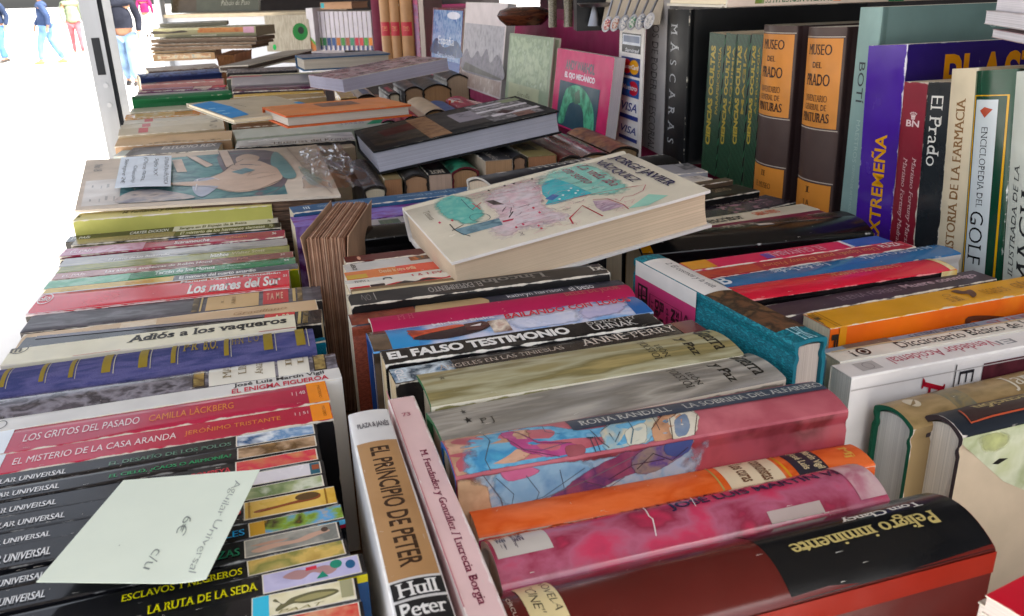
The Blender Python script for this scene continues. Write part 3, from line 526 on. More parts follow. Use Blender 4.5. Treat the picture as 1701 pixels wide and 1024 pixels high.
S('worn olive-gold volume, farther of a matching pair', (716, 674), (1236, 588), (1196, 545), group=GW, kind='hb', col='#8a845c', spine=PIC(['#8a8058', '#a8986a', '#7d7450', '#b0ac90', '#948a64', '#a39a74'], 40, (.22, 1.4, 1), 'satin', dist=.1), fin='satin', r=.07, inner='#3d6a46', gap=-.001, dec=[
  ('T', 'Guerra', 1168, 1194, .18, .96, '#26221c', 'serifbold', -90), ('T', 'y Paz', 1132, 1152, .14, .74, '#26221c', 'serifbold', -90), ('T', 'LEÓN', 1095, 1107, .2, .6, '#322e26', 'serif', -90), ('T', 'TOLSTOI', 1072, 1084, .18, .85, '#322e26', 'serif', -90), ('T', '★', 728, 740, .55, .7, '#6a6650', 'sans')], wear=('#e0dac8', .6))
S('glossy dark brown paperback with a stormy blue left end', (657, 638), (1176, 549), (1146, 532), group=GM, col='#1c1a1a', spine='#3a332e', fin='gloss', pages='#d8c4a0', gap=-.003, dec=[
  ('P', 640, 755, 0, 1, ['#9ab4c8', '#55708a', '#d4e0e8', '#33414f', '#b8ccd8']), ('R', 1125, 1230, 0, 1, '#6a3430'), ('T', 'ÁNGELES EN LAS TINIEBLAS', 728, 935, .4, .72, '#b8aca0', 'serif'), ('T', 'ANNE PERRY', 965, 1122, .36, .84, '#e0d4c8', 'serif'), ('T', 'TRD', 658, 672, .15, .9, '#e8e8e8', 'bold', 90)])
S('black paperback with fat white capitals along its spine', (640, 606), (1102, 538), (1088, 518), group=GM, col='#141416', fin='gloss', pages='#d8c4a0', gap=.0, dec=[
  ('T', 'EL FALSO TESTIMONIO', 644, 945, .26, .8, '#f0eeea', 'black'), ('T', 'UHNAK', 982, 1056, .22, .62, '#e8e4de', 'serif'), ('T', 'DOROTHY', 975, 1056, .68, .9, '#d8d4ce', 'serif')], wear=('#e8e4dc', .2))
S('sky blue hardback with a horse and clouds on its jacket', (620, 586), (1086, 519), (1050, 493), group=GM, kind='hb', col=PIC(['#3a322c', '#57493c', '#2a2420', '#6a5a48'], 50), spine=PIC(['#3f86c4', '#4f90cc', '#d4d4e4', '#5a9ad0', '#3a78b8', '#bcc0dc'], 16, (1, 1, 1), 'gloss'), fin='gloss', r=.05, inner='#24417e', gap=.0, dec=[
  ('R', 645, 690, 0, 1, '#3f92cc'), ('P', 600, 645, 0, 1, ['#4a3e34', '#6a5848', '#2c2622']), ('R', 1040, 1100, 0, 1, '#2f62a4'), ('W', [(676, .72), (700, .6), (755, .68), (770, .5), (720, .34), (690, .26)], ['#b0402c', '#c8553a', '#7a2a20'], .3), ('W', [(850, .6), (880, .5), (960, .56), (960, .06), (880, .02), (845, .3)], ['#e0e0ec', '#ccd0e4', '#b8c4e0'], 1.), ('W', [(960, .5), (985, .8), (1030, .8), (1042, .4), (1020, .1), (970, .1)], ['#c8c0d8', '#b8b4d4', '#d8d0e0'], .8), ('G', [(690, .22), (700, .36), (765, .5), (800, .62), (815, .42), (800, .2), (740, .1)], '#35262a'), ('G', [(770, .62), (800, .66), (818, .46), (800, .24), (775, .3)], '#52302e'), ('G', [(780, .46), (800, .54), (798, .42)], '#e8dede'), ('P', 815, 845, .05, .6, ['#c8b8a8', '#7a5a50', '#e8dccc', '#9a4a40']),
  ('T', 'Michael Blake', 718, 820, .72, .93, '#eef2f6', 'bold'), ('T', 'BAILANDO', 836, 938, .56, .9, '#cf2a44', 'boldital'), ('T', 'CON', 944, 984, .58, .9, '#cf2a44', 'boldital'), ('T', 'LOBOS', 990, 1046, .58, .92, '#cf2a44', 'boldital'), ('L', [(645, .86), (715, .86)], '#d8e8f4', .0008)])
S('plain magenta hardback with faint gilt lettering', (620, 553), (1056, 493), (1040, 474), group=GM, kind='hb', col='#a8264e', fin='matte', r=.16, gap=-.001, dec=[('T', 'BELLE DE JOUR', 938, 1030, .3, .62, '#b06a60', 'serif'), ('T', 'M', 660, 672, .3, .6, '#b85a6a', 'serif'), ('T', 'H', 678, 686, .3, .6, '#b85a6a', 'serif')], wear=('#c86a88', .1))
S('dark hardback with a brick patterned left end and lowercase white lettering', (584, 542), (1045, 480), (1018, 466), group=GM, kind='hb', r=.06, col=PIC(['#7a3c2e', '#8a4838', '#6a3226', '#94503e'], 300, (1, 1, 3)), spine='#33333f', fin='satin', gap=-.006, dec=[
  ('P', 570, 690, 0, 1, ['#7a3c2e', '#8a4838', '#6a3226', '#94503e']), ('G', [(690, 0), (690, 1), (796, 1), (812, .5), (815, 0)], '#b59a74'), ('T', 'kathryn harrison', 843, 934, .34, .8, '#e4e4e8', 'sans'), ('T', 'el beso', 944, 984, .34, .8, '#e4e4e8', 'sans')])
S('big black paperback with upside-down grey lettering on a flat spine', (583, 508), (1014, 453), (1001, 437), group=GM, col='#131314', spine='#2c2a2b', fin='satin', pages='#d8ccb4', dec=[
  ('T', 'EL EXPERIMENTO', 712, 800, .25, .7, '#a8a4a0', 'serifbold', 180), ('T', 'Lincoln', 800, 905, .35, .8, '#8f8c88', 'serifbold', 180), ('R', 622, 623.2, .2, .85, '#b8b4ae'), ('T', 'ON', 600, 616, .2, .8, '#8f8b88', 'hand', 180), ('T', 'lx', 980, 1002, .3, .8, '#d8d4ce', 'serifbold')])
S('brown-spined paperback with red lettering running under the tilted novel', (585, 492), (985, 446), (975, 436), group=GM, col='#80684a', fin='satin', gap=-.001, dec=[('T', 'Francisca Lozano', 842, 975, .15, .85, '#8f2c20', 'bold'), ('R', 580, 770, 0, .55, '#d8c8a4')])
S('torn-looking paperback with red, black and white jagged bands', (580, 486), (968, 437), (962, 425), group=GM, col='#b5a17c', spine='#b8a684', fin='satin', gap=-.001, dec=[
  ('R', 575, 750, 0, 1, '#e4dfd4'), ('R', 582, 615, .1, .5, '#c8222c'), ('R', 616, 640, .15, .55, '#2c1416'), ('G', [(640, .2), (665, .5), (690, .25), (705, .6), (740, .35), (752, .7), (755, .3), (700, .1)], '#b81f2a'), ('G', [(655, .2), (672, .55), (690, .3), (712, .55), (730, .25)], '#241a1c'), ('G', [(830, .0), (850, .4), (880, .2), (905, .5), (940, .3), (965, .5), (968, 0)], '#1a1816'), ('G', [(830, .42), (842, .0), (850, .3), (868, .1), (880, .5), (850, .6)], '#e8e4da')])
S('white paperback with red capitals and a sketched logo', (578, 480), (945, 432), (938, 420), group=GM, col='#d8d4cc', fin='satin', dec=[('T', 'LA LEY', 684, 738, .3, .72, '#b83a40', 'serifbold'), ('T', 'Vidal', 590, 618, .15, .75, '#8a867e', 'serif', 180), ('T', '∩', 636, 652, .25, .75, '#4a4846', 'bold'), ('R', 640, 735, .06, .22, '#ece8e0')])
S('orange paperback shading to red at its right', (577, 466), (930, 422), (924, 410), group=GM, col='#d8682c', spine='#d97b3e', fin='gloss', dec=[('R', 660, 950, 0, 1, '#d8503a'), ('R', 575, 610, 0, .5, '#d0a840'), ('T', 'Desde la otra orilla', 630, 690, .35, .75, '#ecc8a0', 'bold')])
S('pale grey paperback with small black letters at its left end', (576, 453), (920, 409), (914, 397), group=GM, col='#c9c5c0', fin='gloss', dec=[('T', 'DEP', 584, 591, .15, .9, '#56534e', 'bold', 90), ('P', 680, 712, .4, .9, ['#d88a2c', '#40241c', '#c86a20'])])
S('maroon paperback with a ragged lower edge to its spine colour', (575, 437), (905, 398), (900, 389), group=GM, col='#4a1c1a', spine='#5a211e', fin='satin', dec=[('E', 593, 599, .2, .8, '#d8a48a')])
S('black hardback with a bright streak of light on its rounded spine', (574, 402), (860, 370), (850, 355), z=1.213, group=GM, kind='hb', r=.2, col='#111113', fin='gloss')
S('grey paperback with a dark green square label on its spine', (590, 392), (845, 362), (820, 342), group=GM, col='#8f8b8c', spine='#a9a5a6', fin='satin', dec=[('R', 634, 668, .12, .85, '#46584c'), ('T', 'LETRAS', 648, 654, .25, .75, '#7d8a5e', 'serif', -90), ('R', 640, 643, .2, .78, '#5c6c54')])
S('purple paperback with a violet star cloud along its spine', (490, 377), (840, 337), (830, 322), group=GM, col=PIC(['#4a1f58', '#5a2668', '#8f7ab8', '#431a50', '#3c1848'], 40), spine=PIC(['#6a2a78', '#7a3a88', '#8c80c8', '#74347f', '#66286f'], 18, (1, 2, 1)), fin='gloss', gap=-.001, dec=[('T', 'Stephen', 640, 660, .1, .25, '#c8b8d8', 'sans')])
S('steel blue paperback lettered upside down along the far end of the middle row', (487, 354), (860, 310), (855, 301), group=GM, col='#2c5478', spine='#33628c', fin='satin', dec=[('T', 'MARÍA TERESA CUADRADO', 528, 604, .3, .65, '#a8c0d4', 'sans', 180), ('T', 'La plaza del Diamante', 660, 756, .35, .7, '#b8ccdc', 'serif', 180), ('T', 'III', 504, 514, .3, .7, '#d8e4ec', 'bold')])
# ------------------------------------------------------------------ right row, from the nearest book backwards
GR = 'books standing spine up in the right row'
CHAIN()
S('thick hardback with a navy spine and a pale green watercolour front', (1600, 728), (1790, 683), (1533, 692), z=1.2, group=GR, kind='hb', col='#b5a692', spine='#22272f', fin='satin', r=.2, inner='#3a3033', pages='#e4ddd2', L=.24, lend='a', dec=[
  ('FK', [(0, 0), (1, 0), (1, .9), (.3, .42), (.16, .28), (.07, .14), (0, .03)], PIC(['#a4ab8c', '#b4ba9e', '#949c7c', '#bcc0aa', '#a8ae8a'], 26)), ('FW', [(.05, .02), (.1, .0), (.15, .04), (.14, .1), (.08, .1)], ['#a2a878', '#b0b484'], 1.6), ('FG', [(.11, .17), (.13, .15), (.16, .16), (.13, .18)], '#1c1c1a'),
  ('K', [(1590, .62), (1612, .2), (1640, .3), (1690, .3), (1800, .3), (1800, .98), (1606, .98)], '#34201f'), ('L', [(1592, .66), (1613, .22), (1650, .26), (1800, .26)], '#b8583c', .0012), ('T', 'La ejecución', 1616, 1760, .5, .82, '#b8a878', 'serifbold', 180)], wear=('#d8d0c8', .2))
S('green-boarded hardback with a brown weathered jacket spine', (1518, 712), (1790, 644), (1460, 672), group=GR, kind='hb', col='#8a7656', spine=PIC(['#9a825c', '#8a7450', '#a88f68', '#7d6a48'], 25, (1, 2, 1)), fin='satin', r=.16, inner='#1f5a44', pages='#e4e2de', L=.24, lend='a', gap=-.003, dec=[
  ('P', 1568, 1600, 0, 1, ['#5c6464', '#707468', '#8a7a58', '#4c5858']), ('E', 1504, 1524, .4, .78, '#cfc4ae'), ('G', [(1512, .46), (1517, .72), (1521, .5)], '#8a7450'), ('T', 'Jane', 1672, 1730, .2, .75, '#d8d0c0', 'serif')], wear=('#d8d0c8', .2))
S('big white paperback with a red letter on its front', (1415, 628), (1790, 558), (1384, 606), group=GR, col='#e4e0de', fin='satin', pages='#ece8e0', L=.24, lend='a', gap=.004, dec=[
  ('T', 'El', 1658, 1684, .3, .62, '#8a888c', 'sans', 180), ('T', 'Vendedor Accidental', 1480, 1652, .3, .8, '#b85a6a', 'sans', 180), ('R', 1424, 1458, .25, .8, '#b4b0ae'), ('O', 1434, 1450, .3, .75, '#8a8686', .15),
  ('FT', 'A', .235, .315, .07, .21, '#a81f32', 'serifbold', -90), ('FT', 'EL', .36, .41, .07, .21, '#26242a', 'serif', -90), ('FL', [(.345, .03), (.345, .6)], '#3a383a', .0008), ('FP', .44, .8, .05, .6, ['#4a2028', '#5c2a34', '#38181f']), ('FL', [(0, .06), (1, .06)], '#b8b2b0', .0008)], wear=('#efece8', .2))
S('white paperback DICCIONARIO with an eye emblem', (1396, 602), (1790, 532), (1377, 585), group=GR, col='#d8d4c6', spine='#e6e2d8', fin='satin', L=.24, lend='a', gap=-.001, dec=[
  ('T', 'Diccionario Básico de la Canción', 1490, 1790, .25, .85, '#26262a', 'serif'), ('O', 1424, 1444, .2, .85, '#1c1c1e', .3), ('E', 1430, 1438, .38, .66, '#1c1c1e'), ('T', 'i', 1414, 1419, .2, .75, '#1c1c1e', 'serifbold'), ('R', 1380, 1800, .86, 1, '#c8b898')])
S('slim blue-grey paperback below the thick yellow-orange one', (1372, 592), (1790, 516), (1366, 580), group=GR, col='#7f93a8', spine='#8fa2b5', fin='satin', L=.23, lend='a', gap=-.001, dec=[('T', 'FATIMA MERNISSI', 1512, 1624, .2, .8, '#5a6878', 'serif'), ('T', 'SUEÑOS', 1640, 1760, .2, .8, '#a06a70', 'serif'), ('R', 1405, 1480, 0, 1, '#6f6a62')])
S('thick yellow-orange paperback with small black drawings on its spine', (1380, 546), (1790, 473), (1401, 510), group=GR, col=PIC(['#d8742a', '#dc6a24', '#cf5f22', '#e08a38'], 12), spine='#d69a34', fin='satin', L=.24, lend='a', gap=.002, dec=[
  ('T', 'EL', 1352, 1366, .2, .5, '#26201a', 'black', -90), ('P', 1340, 1358, .5, .86, ['#d69a34', '#26201a', '#d69a34']), ('R', 1368, 1369, .0, 1, '#8a5a20'), ('R', 1374, 1375, 0, 1, '#8a5a20'), ('O', 1566, 1578, .56, .72, '#9a6a2a', .2), ('T', 'LOS · LIBROS', 1575, 1596, .22, .5, '#7a5222', 'sans'), ('G', [(1588, .84), (1600, .7), (1612, .72), (1622, .42), (1616, .26), (1608, .5), (1596, .58), (1580, .8)], '#5c3422'), ('T', 'LEGADOS', 1632, 1672, .3, .6, '#a87430', 'serif'), ('T', 'GUÍA DE VIAJE', 1684, 1760, .2, .75, '#a87430', 'serif'),
  ('FR', .03, .055, .0, .5, '#c8842c'), ('FT', 'FLE', .005, .028, .03, .22, '#26201a', 'black', -90), ('FG', [(.225, .12), (.237, .1), (.235, .13)], '#26201a'), ('FG', [(.5, .06), (.64, .09), (.64, .115), (.52, .085), (.515, .13), (.508, .13)], '#5a2c1a')])
S('dark plum paperback with pinkish bold lettering', (1312, 524), (1656, 463), (1625, 447), group=GR, col='#3a2c34', spine='#42343c', fin='satin', L=.205, dec=[('T', 'ELENA FORBES', 1394, 1494, .36, .68, '#8f7f86', 'sans'), ('T', 'Muere conmigo', 1500, 1620, .32, .76, '#b8a0a8', 'bold')])
S('glossy red paperback with black front and a yellow-dotted right end', (1238, 500), (1590, 448), (1570, 426), group=GR, col='#141012', spine='#cf2c40', fin='gloss', r=.07, gap=.001, dec=[('P', 1556, 1600, 0, 1, ['#d8a838', '#e4d4a8', '#d0a030', '#d8b048']), ('T', 'LA BRUMA DE LAS HADAS', 1376, 1492, .55, .85, '#e0a070', 'serif', 180), ('FP', .92, 1, 0, .3, ['#d8a838', '#e4d4a8', '#d0a030'])], wear=('#e89898', .1))
S('blue glossy hardback with a white lower edge', (1212, 482), (1597, 421), (1577, 403), group=GR, kind='hb', r=.05, col='#c4c0bc', spine='#2f689a', fin='gloss', gap=.0, dec=[('T', 'Las dos bodas', 1285, 1375, .5, .85, '#c8d8e8', 'serifbold', 180), ('T', 'ALFONSO USSÍA', 1428, 1550, .5, .92, '#c4d4e4', 'serif', 180), ('T', 'B', 1192, 1210, .3, .9, '#e4ecf2', 'bold'), ('FP', .1, .72, .0, .14, ['#3a3436', '#a89a98', '#5a4a4c', '#c8b8b4', '#2a2628', '#8f4a50'])])
S('crimson paperback with upside-down copperplate lettering', (1172, 464), (1522, 410), (1504, 399), group=GR, col='#8a2030', spine='#a82c3c', fin='satin', gap=-.0005, dec=[('T', 'Una lápida para Danny Fisher', 1265, 1456, .25, .8, '#d89a70', 'serifital', 180), ('T', 'PLAZA', 1462, 1496, .4, .85, '#e4d0d0', 'bold'), ('P', 1160, 1260, .0, .9, ['#a8323a', '#b8503c', '#982838'])])
S('hot pink paperback with a cobalt blue right end', (1148, 450), (1484, 402), (1470, 390), group=GR, col='#b81c50', spine='#cf2c58', fin='satin', dec=[('R', 1408, 1500, 0, 1, '#2f58a4'), ('R', 1402, 1408, 0, 1, '#d8d4dc'), ('R', 1140, 1182, 0, 1, '#dc9a3c'), ('T', 'EL GUAYABAL', 1276, 1366, .2, .75, '#e8c0cc', 'serif', 180), ('R', 1268, 1282, .1, .7, '#6a4a9a'), ('T', 'X', 1470, 1482, .3, .9, '#d8c89a', 'bold')])
S('thick glossy black hardback with an orange band at its left end', (1068, 424), (1452, 388), (1418, 362), z=1.222, group=GR, kind='hb', r=.16, col='#0f0f11', fin='gloss', pages='#cdb99a', inner='#1c181a', dec=[('R', 1036, 1068, 0, 1, '#d8932c'), ('E', 1046, 1056, .5, .8, '#4a2c14'), ('T', 'CARL HIAASEN', 1156, 1235, .52, .66, '#b8b0a0', 'sans'), ('T', 'Striptease', 1305, 1356, .5, .72, '#8f8a80', 'serifital', 180), ('R', 1256, 1282, .5, .72, '#cfc8c0'), ('T', 'OF', 1086, 1102, .2, .36, '#8f8a88', 'serif')], wear=('#d8d8d8', .12))
S('dark hardback with a red glow and cream capitals across its spine', (1078, 408), (1426, 362), (1406, 349), group=GR, kind='hb', r=.06, col='#171316', spine=PIC(['#1c181a', '#2a2428', '#7a1c34', '#1a1618', '#3a3236'], 14), fin='gloss', gap=-.003, dec=[('T', 'ANNE RICE', 1114, 1256, .5, .9, '#cfc6b8', 'serifbold'), ('T', 'LA HORA DE LAS BRUJAS', 1290, 1390, .35, .62, '#6d6048', 'serif'), ('O', 1072, 1100, .2, .9, '#7a7478', .1)])
S('thin wine red paperback between the cream one and the dark hardback', (1130, 388), (1372, 353), (1366, 348), group=GR, col='#6a1c34', spine='#7a2440', fin='satin', dec=[('T', 'MANIFIESTO', 1160, 1280, .2, .75, '#8f4058', 'serif')])
S('cream paperback with a black title and an orange author line', (1126, 384), (1362, 348), (1322, 340), group=GR, col='#d4ccb8', fin='satin', dec=[('T', 'un escritor', 1148, 1232, .25, .8, '#2a2624', 'serifbold'), ('T', 'GABINO RIVERO', 1252, 1292, .35, .78, '#d0603c', 'bold')])
S('dark paperback with a pinkish close-up photograph on its spine', (1150, 372), (1322, 336), (1290, 320), group=GR, col='#17161a', spine='#2a252c', fin='gloss', dec=[('P', 1205, 1285, .1, .75, ['#8a6470', '#5a464e', '#3a3038', '#a07c84', '#2f282f']), ('T', 'Sharon Bolton', 1192, 1258, .78, .95, '#a89a90', 'serif')])
S('black paperback with a few pale letters at its middle', (1150, 336), (1262, 317), (1256, 301), group=GR, col='#131212', fin='satin', dec=[('T', 'tamo', 1180, 1210, .5, .9, '#9a8a70', 'sans')])
S('thin brown paperback just behind the black one', (1150, 310), (1218, 299), (1212, 294), group=GR, col='#5a4a3c', fin='satin')
S('short white paperback with grey numerals, beside the striped volumes', (1130, 306), (1184, 297), (1176, 287), group=GR, col='#cfcac4', fin='satin', dec=[('T', 'VI', 1152, 1163, .2, .7, '#8a847c', 'serif')])
S('silver grey paperback with dark blotches near its right end', (1080, 293), (1176, 285), (1168, 269), group=GR, col='#9a999e', fin='satin', dec=[('P', 1128, 1165, .3, .95, ['#9a999e', '#33343a', '#b4b4b8', '#55565c'])])
S('black hardback with two large white letters, under the tall grey volume', (1040, 285), (1132, 272), (1118, 255), group=GR, kind='hb', col='#121214', fin='satin', dec=[('T', 'IOL', 1064, 1102, .55, .95, '#cfccc8', 'serif', 180)])

# ------------------------------------------------------------------ books placed lengthwise between the rows
def D(label, pl, pr, z, L, ang=105., **k):
    """spine up, running away from the viewer: pl, pr = pixels of the near end of its two spine edges"""
    E_ = np.array([math.cos(math.radians(ang)), math.sin(math.radians(ang)), 0]); X = -E_; Y = np.cross(UPZ, X)
    k.setdefault('inner', '#2c2622'); k['r'] = k.get('r', 0)*.62; n = P(*pl, z); T = max((P(*pr, z)-n)@Y, .005); tray = k.pop('tray', TRAY)
    return make_book(n-X*L, X, Y, UPZ, L, T, z-tray, label, axis='y', **k)
GN = 'books placed lengthwise across the rows'
S('white paperback standing across the rows with a gold panel on its spine', (578, 690), (662, 1060), (641, 668), z=1.225, group=GN, col='#dcdcde', spine='#dcdad8', fin='satin', r=.05, axis='y', chain=False, dec=[
  ('R', 733, 958, .04, .96, PIC(['#a9835c', '#b08a62', '#a07a54'], 25)), ('T', 'EL PRINCIPIO DE PETER', 742, 940, .3, .74, '#3a2618', 'bold', 0), ('R', 962, 990, .05, .97, '#1c1c1e'), ('T', 'Hull', 965, 988, .14, .86, '#e8e6e2', 'serifbold', 90), ('R', 995, 1035, .05, .97, '#1c1c1e'), ('T', 'Peter', 998, 1022, .1, .9, '#e8e6e2', 'serifbold', 90), ('T', 'PLAZA & JANÉS', 700, 712, .15, .9, '#5a565a', 'bold', 90)], wear=('#efefef', .1))
S('pale pink paperback standing across the rows', (644, 664), (778, 1042), (686, 652), z=1.222, group=GN, col='#dcb4b4', spine='#e4c4c2', fin='satin', axis='y', chain=False, dec=[
  ('T', 'M. Fernández y González / Lucrecia Borgia', 748, 1005, .36, .66, '#7a2440', 'serifbold'), ('T', '73', 686, 692, .3, .6, '#a86a74', 'bold', 90), ('T', 'NOVELA', 657, 662, .2, .85, '#a86a74', 'sans', 90), ('L', [(650, .06), (1010, .06)], '#c88a90', .0006)], wear=('#f0e4e0', .3))
S('teal cloth hardback in a white and pink paper band, across the rows', (1053, 430), (1322, 572), (1366, 556), z=1.242, group=GN, kind='hb', r=.06, col=PIC(['#1f6a7a', '#2f8a98', '#17505c', '#2a7888', '#1a5866'], 200, (1, 1, 3), 'matte'), fin='matte', inner='#1f6474', axis='y', chain=False, pages='#b8aca4', dec=[
  ('P', 484, 545, .02, .98, ['#4a3a2e', '#6a4a34', '#33281f', '#7a5c40', '#54402e']), ('R', 431, 484, 0, 1, '#dcd8d4'), ('T', '2. El cosmos y la vida', 438, 478, .42, .74, '#4a464a', 'sans'), ('T', 'HK', 545, 562, .3, .7, '#a8d0d8', 'serif', 90),
  ('FR', .02, .46, 0, .07, '#dcd8d4'), ('FR', .02, .46, .07, .95, '#b83c6c'), ('FR', .045, .12, .1, .95, '#241820'), ('FT', 'El Banquete', .075, .105, .11, .5, '#c84a7c', 'bold', -90), ('FT', 'El tiempo', .05, .07, .11, .5, '#c84a7c', 'bold', -90),
  ('FL', [(.14, .95), (.14, .12), (.37, .12), (.37, .95)], '#3a1424', .0009), ('FT', 'EL RETO', .215, .245, .13, .36, '#3a1424', 'black', -90), ('FT', 'DE LOS AMORES', .18, .21, .13, .6, '#3a1424', 'black', -90), ('FT', 'José Luis Pérez', .15, .17, .14, .6, '#6a2440', 'sans', -90), ('FT', 'SHOLEM', .335, .355, .13, .38, '#3a1424', 'bold', -90), ('FT', 'NONELL', .3, .33, .13, .42, '#3a1424', 'black', -90), ('FT', 'de las cosas', .265, .285, .14, .5, '#6a2440', 'sans', -90), ('FT', 'CH', .39, .42, .12, .3, '#5a2038', 'sans', -90),
  ('FL', [(.66, .3), (.75, .22), (.86, .26), (.98, .42)], '#8ab4ac', .0006)], wear=('#4aa0b0', .25))
# lengthwise books behind the tilted novel, their ends towards us
k = dict(group='small books with their ends towards us behind the tilted novel')
D('dark grey hardback with a silver title down its spine, right beside the plastic bag', (604, 316), (642, 312), 1.205, .2, kind='hb', r=.25, col='#4a484c', fin='satin', dec=[('T', 'EL MANANTIAL', 262, 302, .5, .75, '#a8a098', 'serif')], **k)
D('tan paperback with a browned block, first in the line of book ends', (638, 299), (667, 296), 1.212, .17, col='#8a7a58', pages='#a87c5c', fin='matte', **k)
D('dark round-backed hardback with a pale headband, second in the line of book ends', (671, 298), (711, 293), 1.212, .17, kind='hb', r=.3, col='#26241f', pages='#b08a6c', fin='satin', **k)
D('black paperback with white capitals at its near end, third in the line of book ends', (712, 291), (750, 287), 1.215, .17, col='#141414', pages='#c4aa98', fin='satin', dec=[('T', 'NOT', 283, 288.5, .15, .75, '#cfc8b8', 'serifbold', -90)], **k)
D('round-backed hardback with a green marbled spine, fourth in the line of book ends', (750, 288), (793, 282), 1.215, .17, kind='hb', r=.3, col=PIC(['#2a6a52', '#1c2c26', '#3a8a6c', '#20402f'], 60), pages='#b08a68', inner='#5a1c24', fin='satin', **k)
D('tall paperback with a cream side and black spine, next to the navy hardback', (806, 268), (849, 263), 1.23, .17, col='#cdb9a4', spine='#19191c', pages='#b4906f', fin='satin', dec=[('T', 'Sade', 253, 266, .3, .6, '#a8a49c', 'serif')], **k)
D('narrow black round-backed hardback with a white headband, behind the navy hardback', (851, 264), (874, 261), 1.228, .17, kind='hb', r=.35, col='#1a1a1d', pages='#a8866c', fin='satin', **k)
D('olive-topped paperback with a browned block, behind the navy hardback', (877, 261), (922, 256), 1.228, .17, col='#8a8058', pages='#a87a5c', fin='matte', dec=[('P', 240, 250, .2, .7, ['#8a8058', '#3a3428', '#8a8058'])], **k)
D('dark red hardback with a black jacket edge, behind the navy hardback', (928, 268), (966, 262), 1.22, .18, kind='hb', r=.3, col='#3a1814', spine='#5a241c', pages='#5c5040', fin='satin', **k)
D('burgundy gilt hardback, widest of the reds behind the tilted novel', (966, 262), (1010, 255), 1.22, .19, kind='hb', r=.2, col='#5a1620', fin='gloss', pages='#a88a68', dec=[('P', 222, 246, .25, .8, ['#5a1620', '#8a4a3c', '#5a1620', '#74302c'])], wear=('#c8a080', .25), **k)
D('brown and grey hardback at the right end of the line of book ends', (1014, 253), (1056, 247), 1.215, .2, kind='hb', r=.25, col='#4a3a34', spine=PIC(['#5c5c5e', '#6a3a34', '#a87a5c', '#4c4446'], 30), fin='gloss', pages='#8a7458', **k)
S('navy hardback with upside-down white capitals behind the tilted novel', (820, 312), (1010, 278), (990, 262), z=1.228, group=k['group'], kind='hb', col='#181b26', fin='satin', r=.12, pages='#d8c4a8', chain=False, dec=[('T', 'MARSHALL', 868, 985, .42, .88, '#cfccc6', 'serif', 180), ('R', 824, 838, .55, .75, '#c8c4c0')])
k = dict(group='lengthwise books behind the big black volume')
D('yellow paperback with a painted side, lengthwise near the long yellow one', (566, 164), (592, 161), 1.225, .2, col='#c9a24a', spine='#d6b458', pages='#5c4a30', fin='gloss', dec=[('FP', .75, .98, .1, .6, ['#c9a24a', '#a8583c', '#c9a24a'])], **k)
D('cream and blue round-backed hardback beside the lengthwise yellow paperback', (594, 163), (622, 159), 1.222, .2, kind='hb', r=.3, col='#d0c4b4', pages='#5c4a40', fin='satin', dec=[('R', 148, 156, .3, .8, '#5a6a8c')], **k)
D('black hardback half under the photograph-covered paperback', (646, 158), (662, 155), 1.22, .2, kind='hb', r=.25, col='#1c1a1c', fin='satin', dec=[('R', 145, 152, .2, .6, '#a8304a')], **k)
D('dark hardback with a browned end, left of the pair under the photograph-covered paperback', (672, 151), (700, 147), 1.224, .2, kind='hb', r=.3, col='#3a3438', pages='#a88a70', inner='#1c1818', fin='satin', **k)
D('dark hardback with a browned end, right of the pair under the photograph-covered paperback', (703, 150), (741, 143), 1.224, .2, kind='hb', r=.3, col='#2a2a28', pages='#a88464', inner='#161414', fin='satin', **k)
D('black round-backed hardback with a cream end, in front of the mountain catalogue', (742, 133), (770, 127), 1.224, .2, kind='hb', r=.35, col='#26282a', pages='#c4ac94', inner='#141414', fin='satin', **k)
D('cream cloth hardback with a brown end, lengthwise above the big black volume', (706, 190), (738, 184), 1.225, .22, kind='hb', r=.3, col='#d0bca4', pages='#a07c58', fin='matte', **k)
D('dusty blue hardback lengthwise right of the cream one', (742, 192), (768, 187), 1.215, .22, kind='hb', r=.15, col='#4f5f92', fin='matte', **k)
D('rose red hardback lengthwise right of the dusty blue one', (776, 187), (808, 180), 1.218, .22, kind='hb', r=.25, col='#9a3f4e', fin='matte', **k)
D('red paperback lengthwise under the right end of the orange book', (672, 199), (696, 195), 1.21, .2, kind='hb', r=.3, col='#a8384a', fin='matte', **k)
D('pink paperback with a rounded end just above the big black volume', (628, 209), (660, 203), 1.215, .2, kind='hb', r=.35, col='#a84a6a', fin='matte', **k)
S('orange, white and red striped booklet on its edge before the mountain catalogue', (745, 165), (805, 178), (800, 150), z=1.225, group=k['group'], col='#c84a2c', fin='gloss', Wd=.03, T=.03, chain=False, dec=[
  ('FR', .08, .16, 0, 1, '#e8dcc8'), ('FR', .3, .5, 0, 1, '#d8ccb8'), ('FR', .5, .66, 0, 1, '#c42c38'), ('FR', .66, .98, 0, 1, '#d8902c'), ('FE', .75, .8, .3, .6, '#2c1c14'), ('FE', .86, .91, .3, .6, '#2c1c14'), ('R', 745, 800, .2, .9, '#c8887a')])
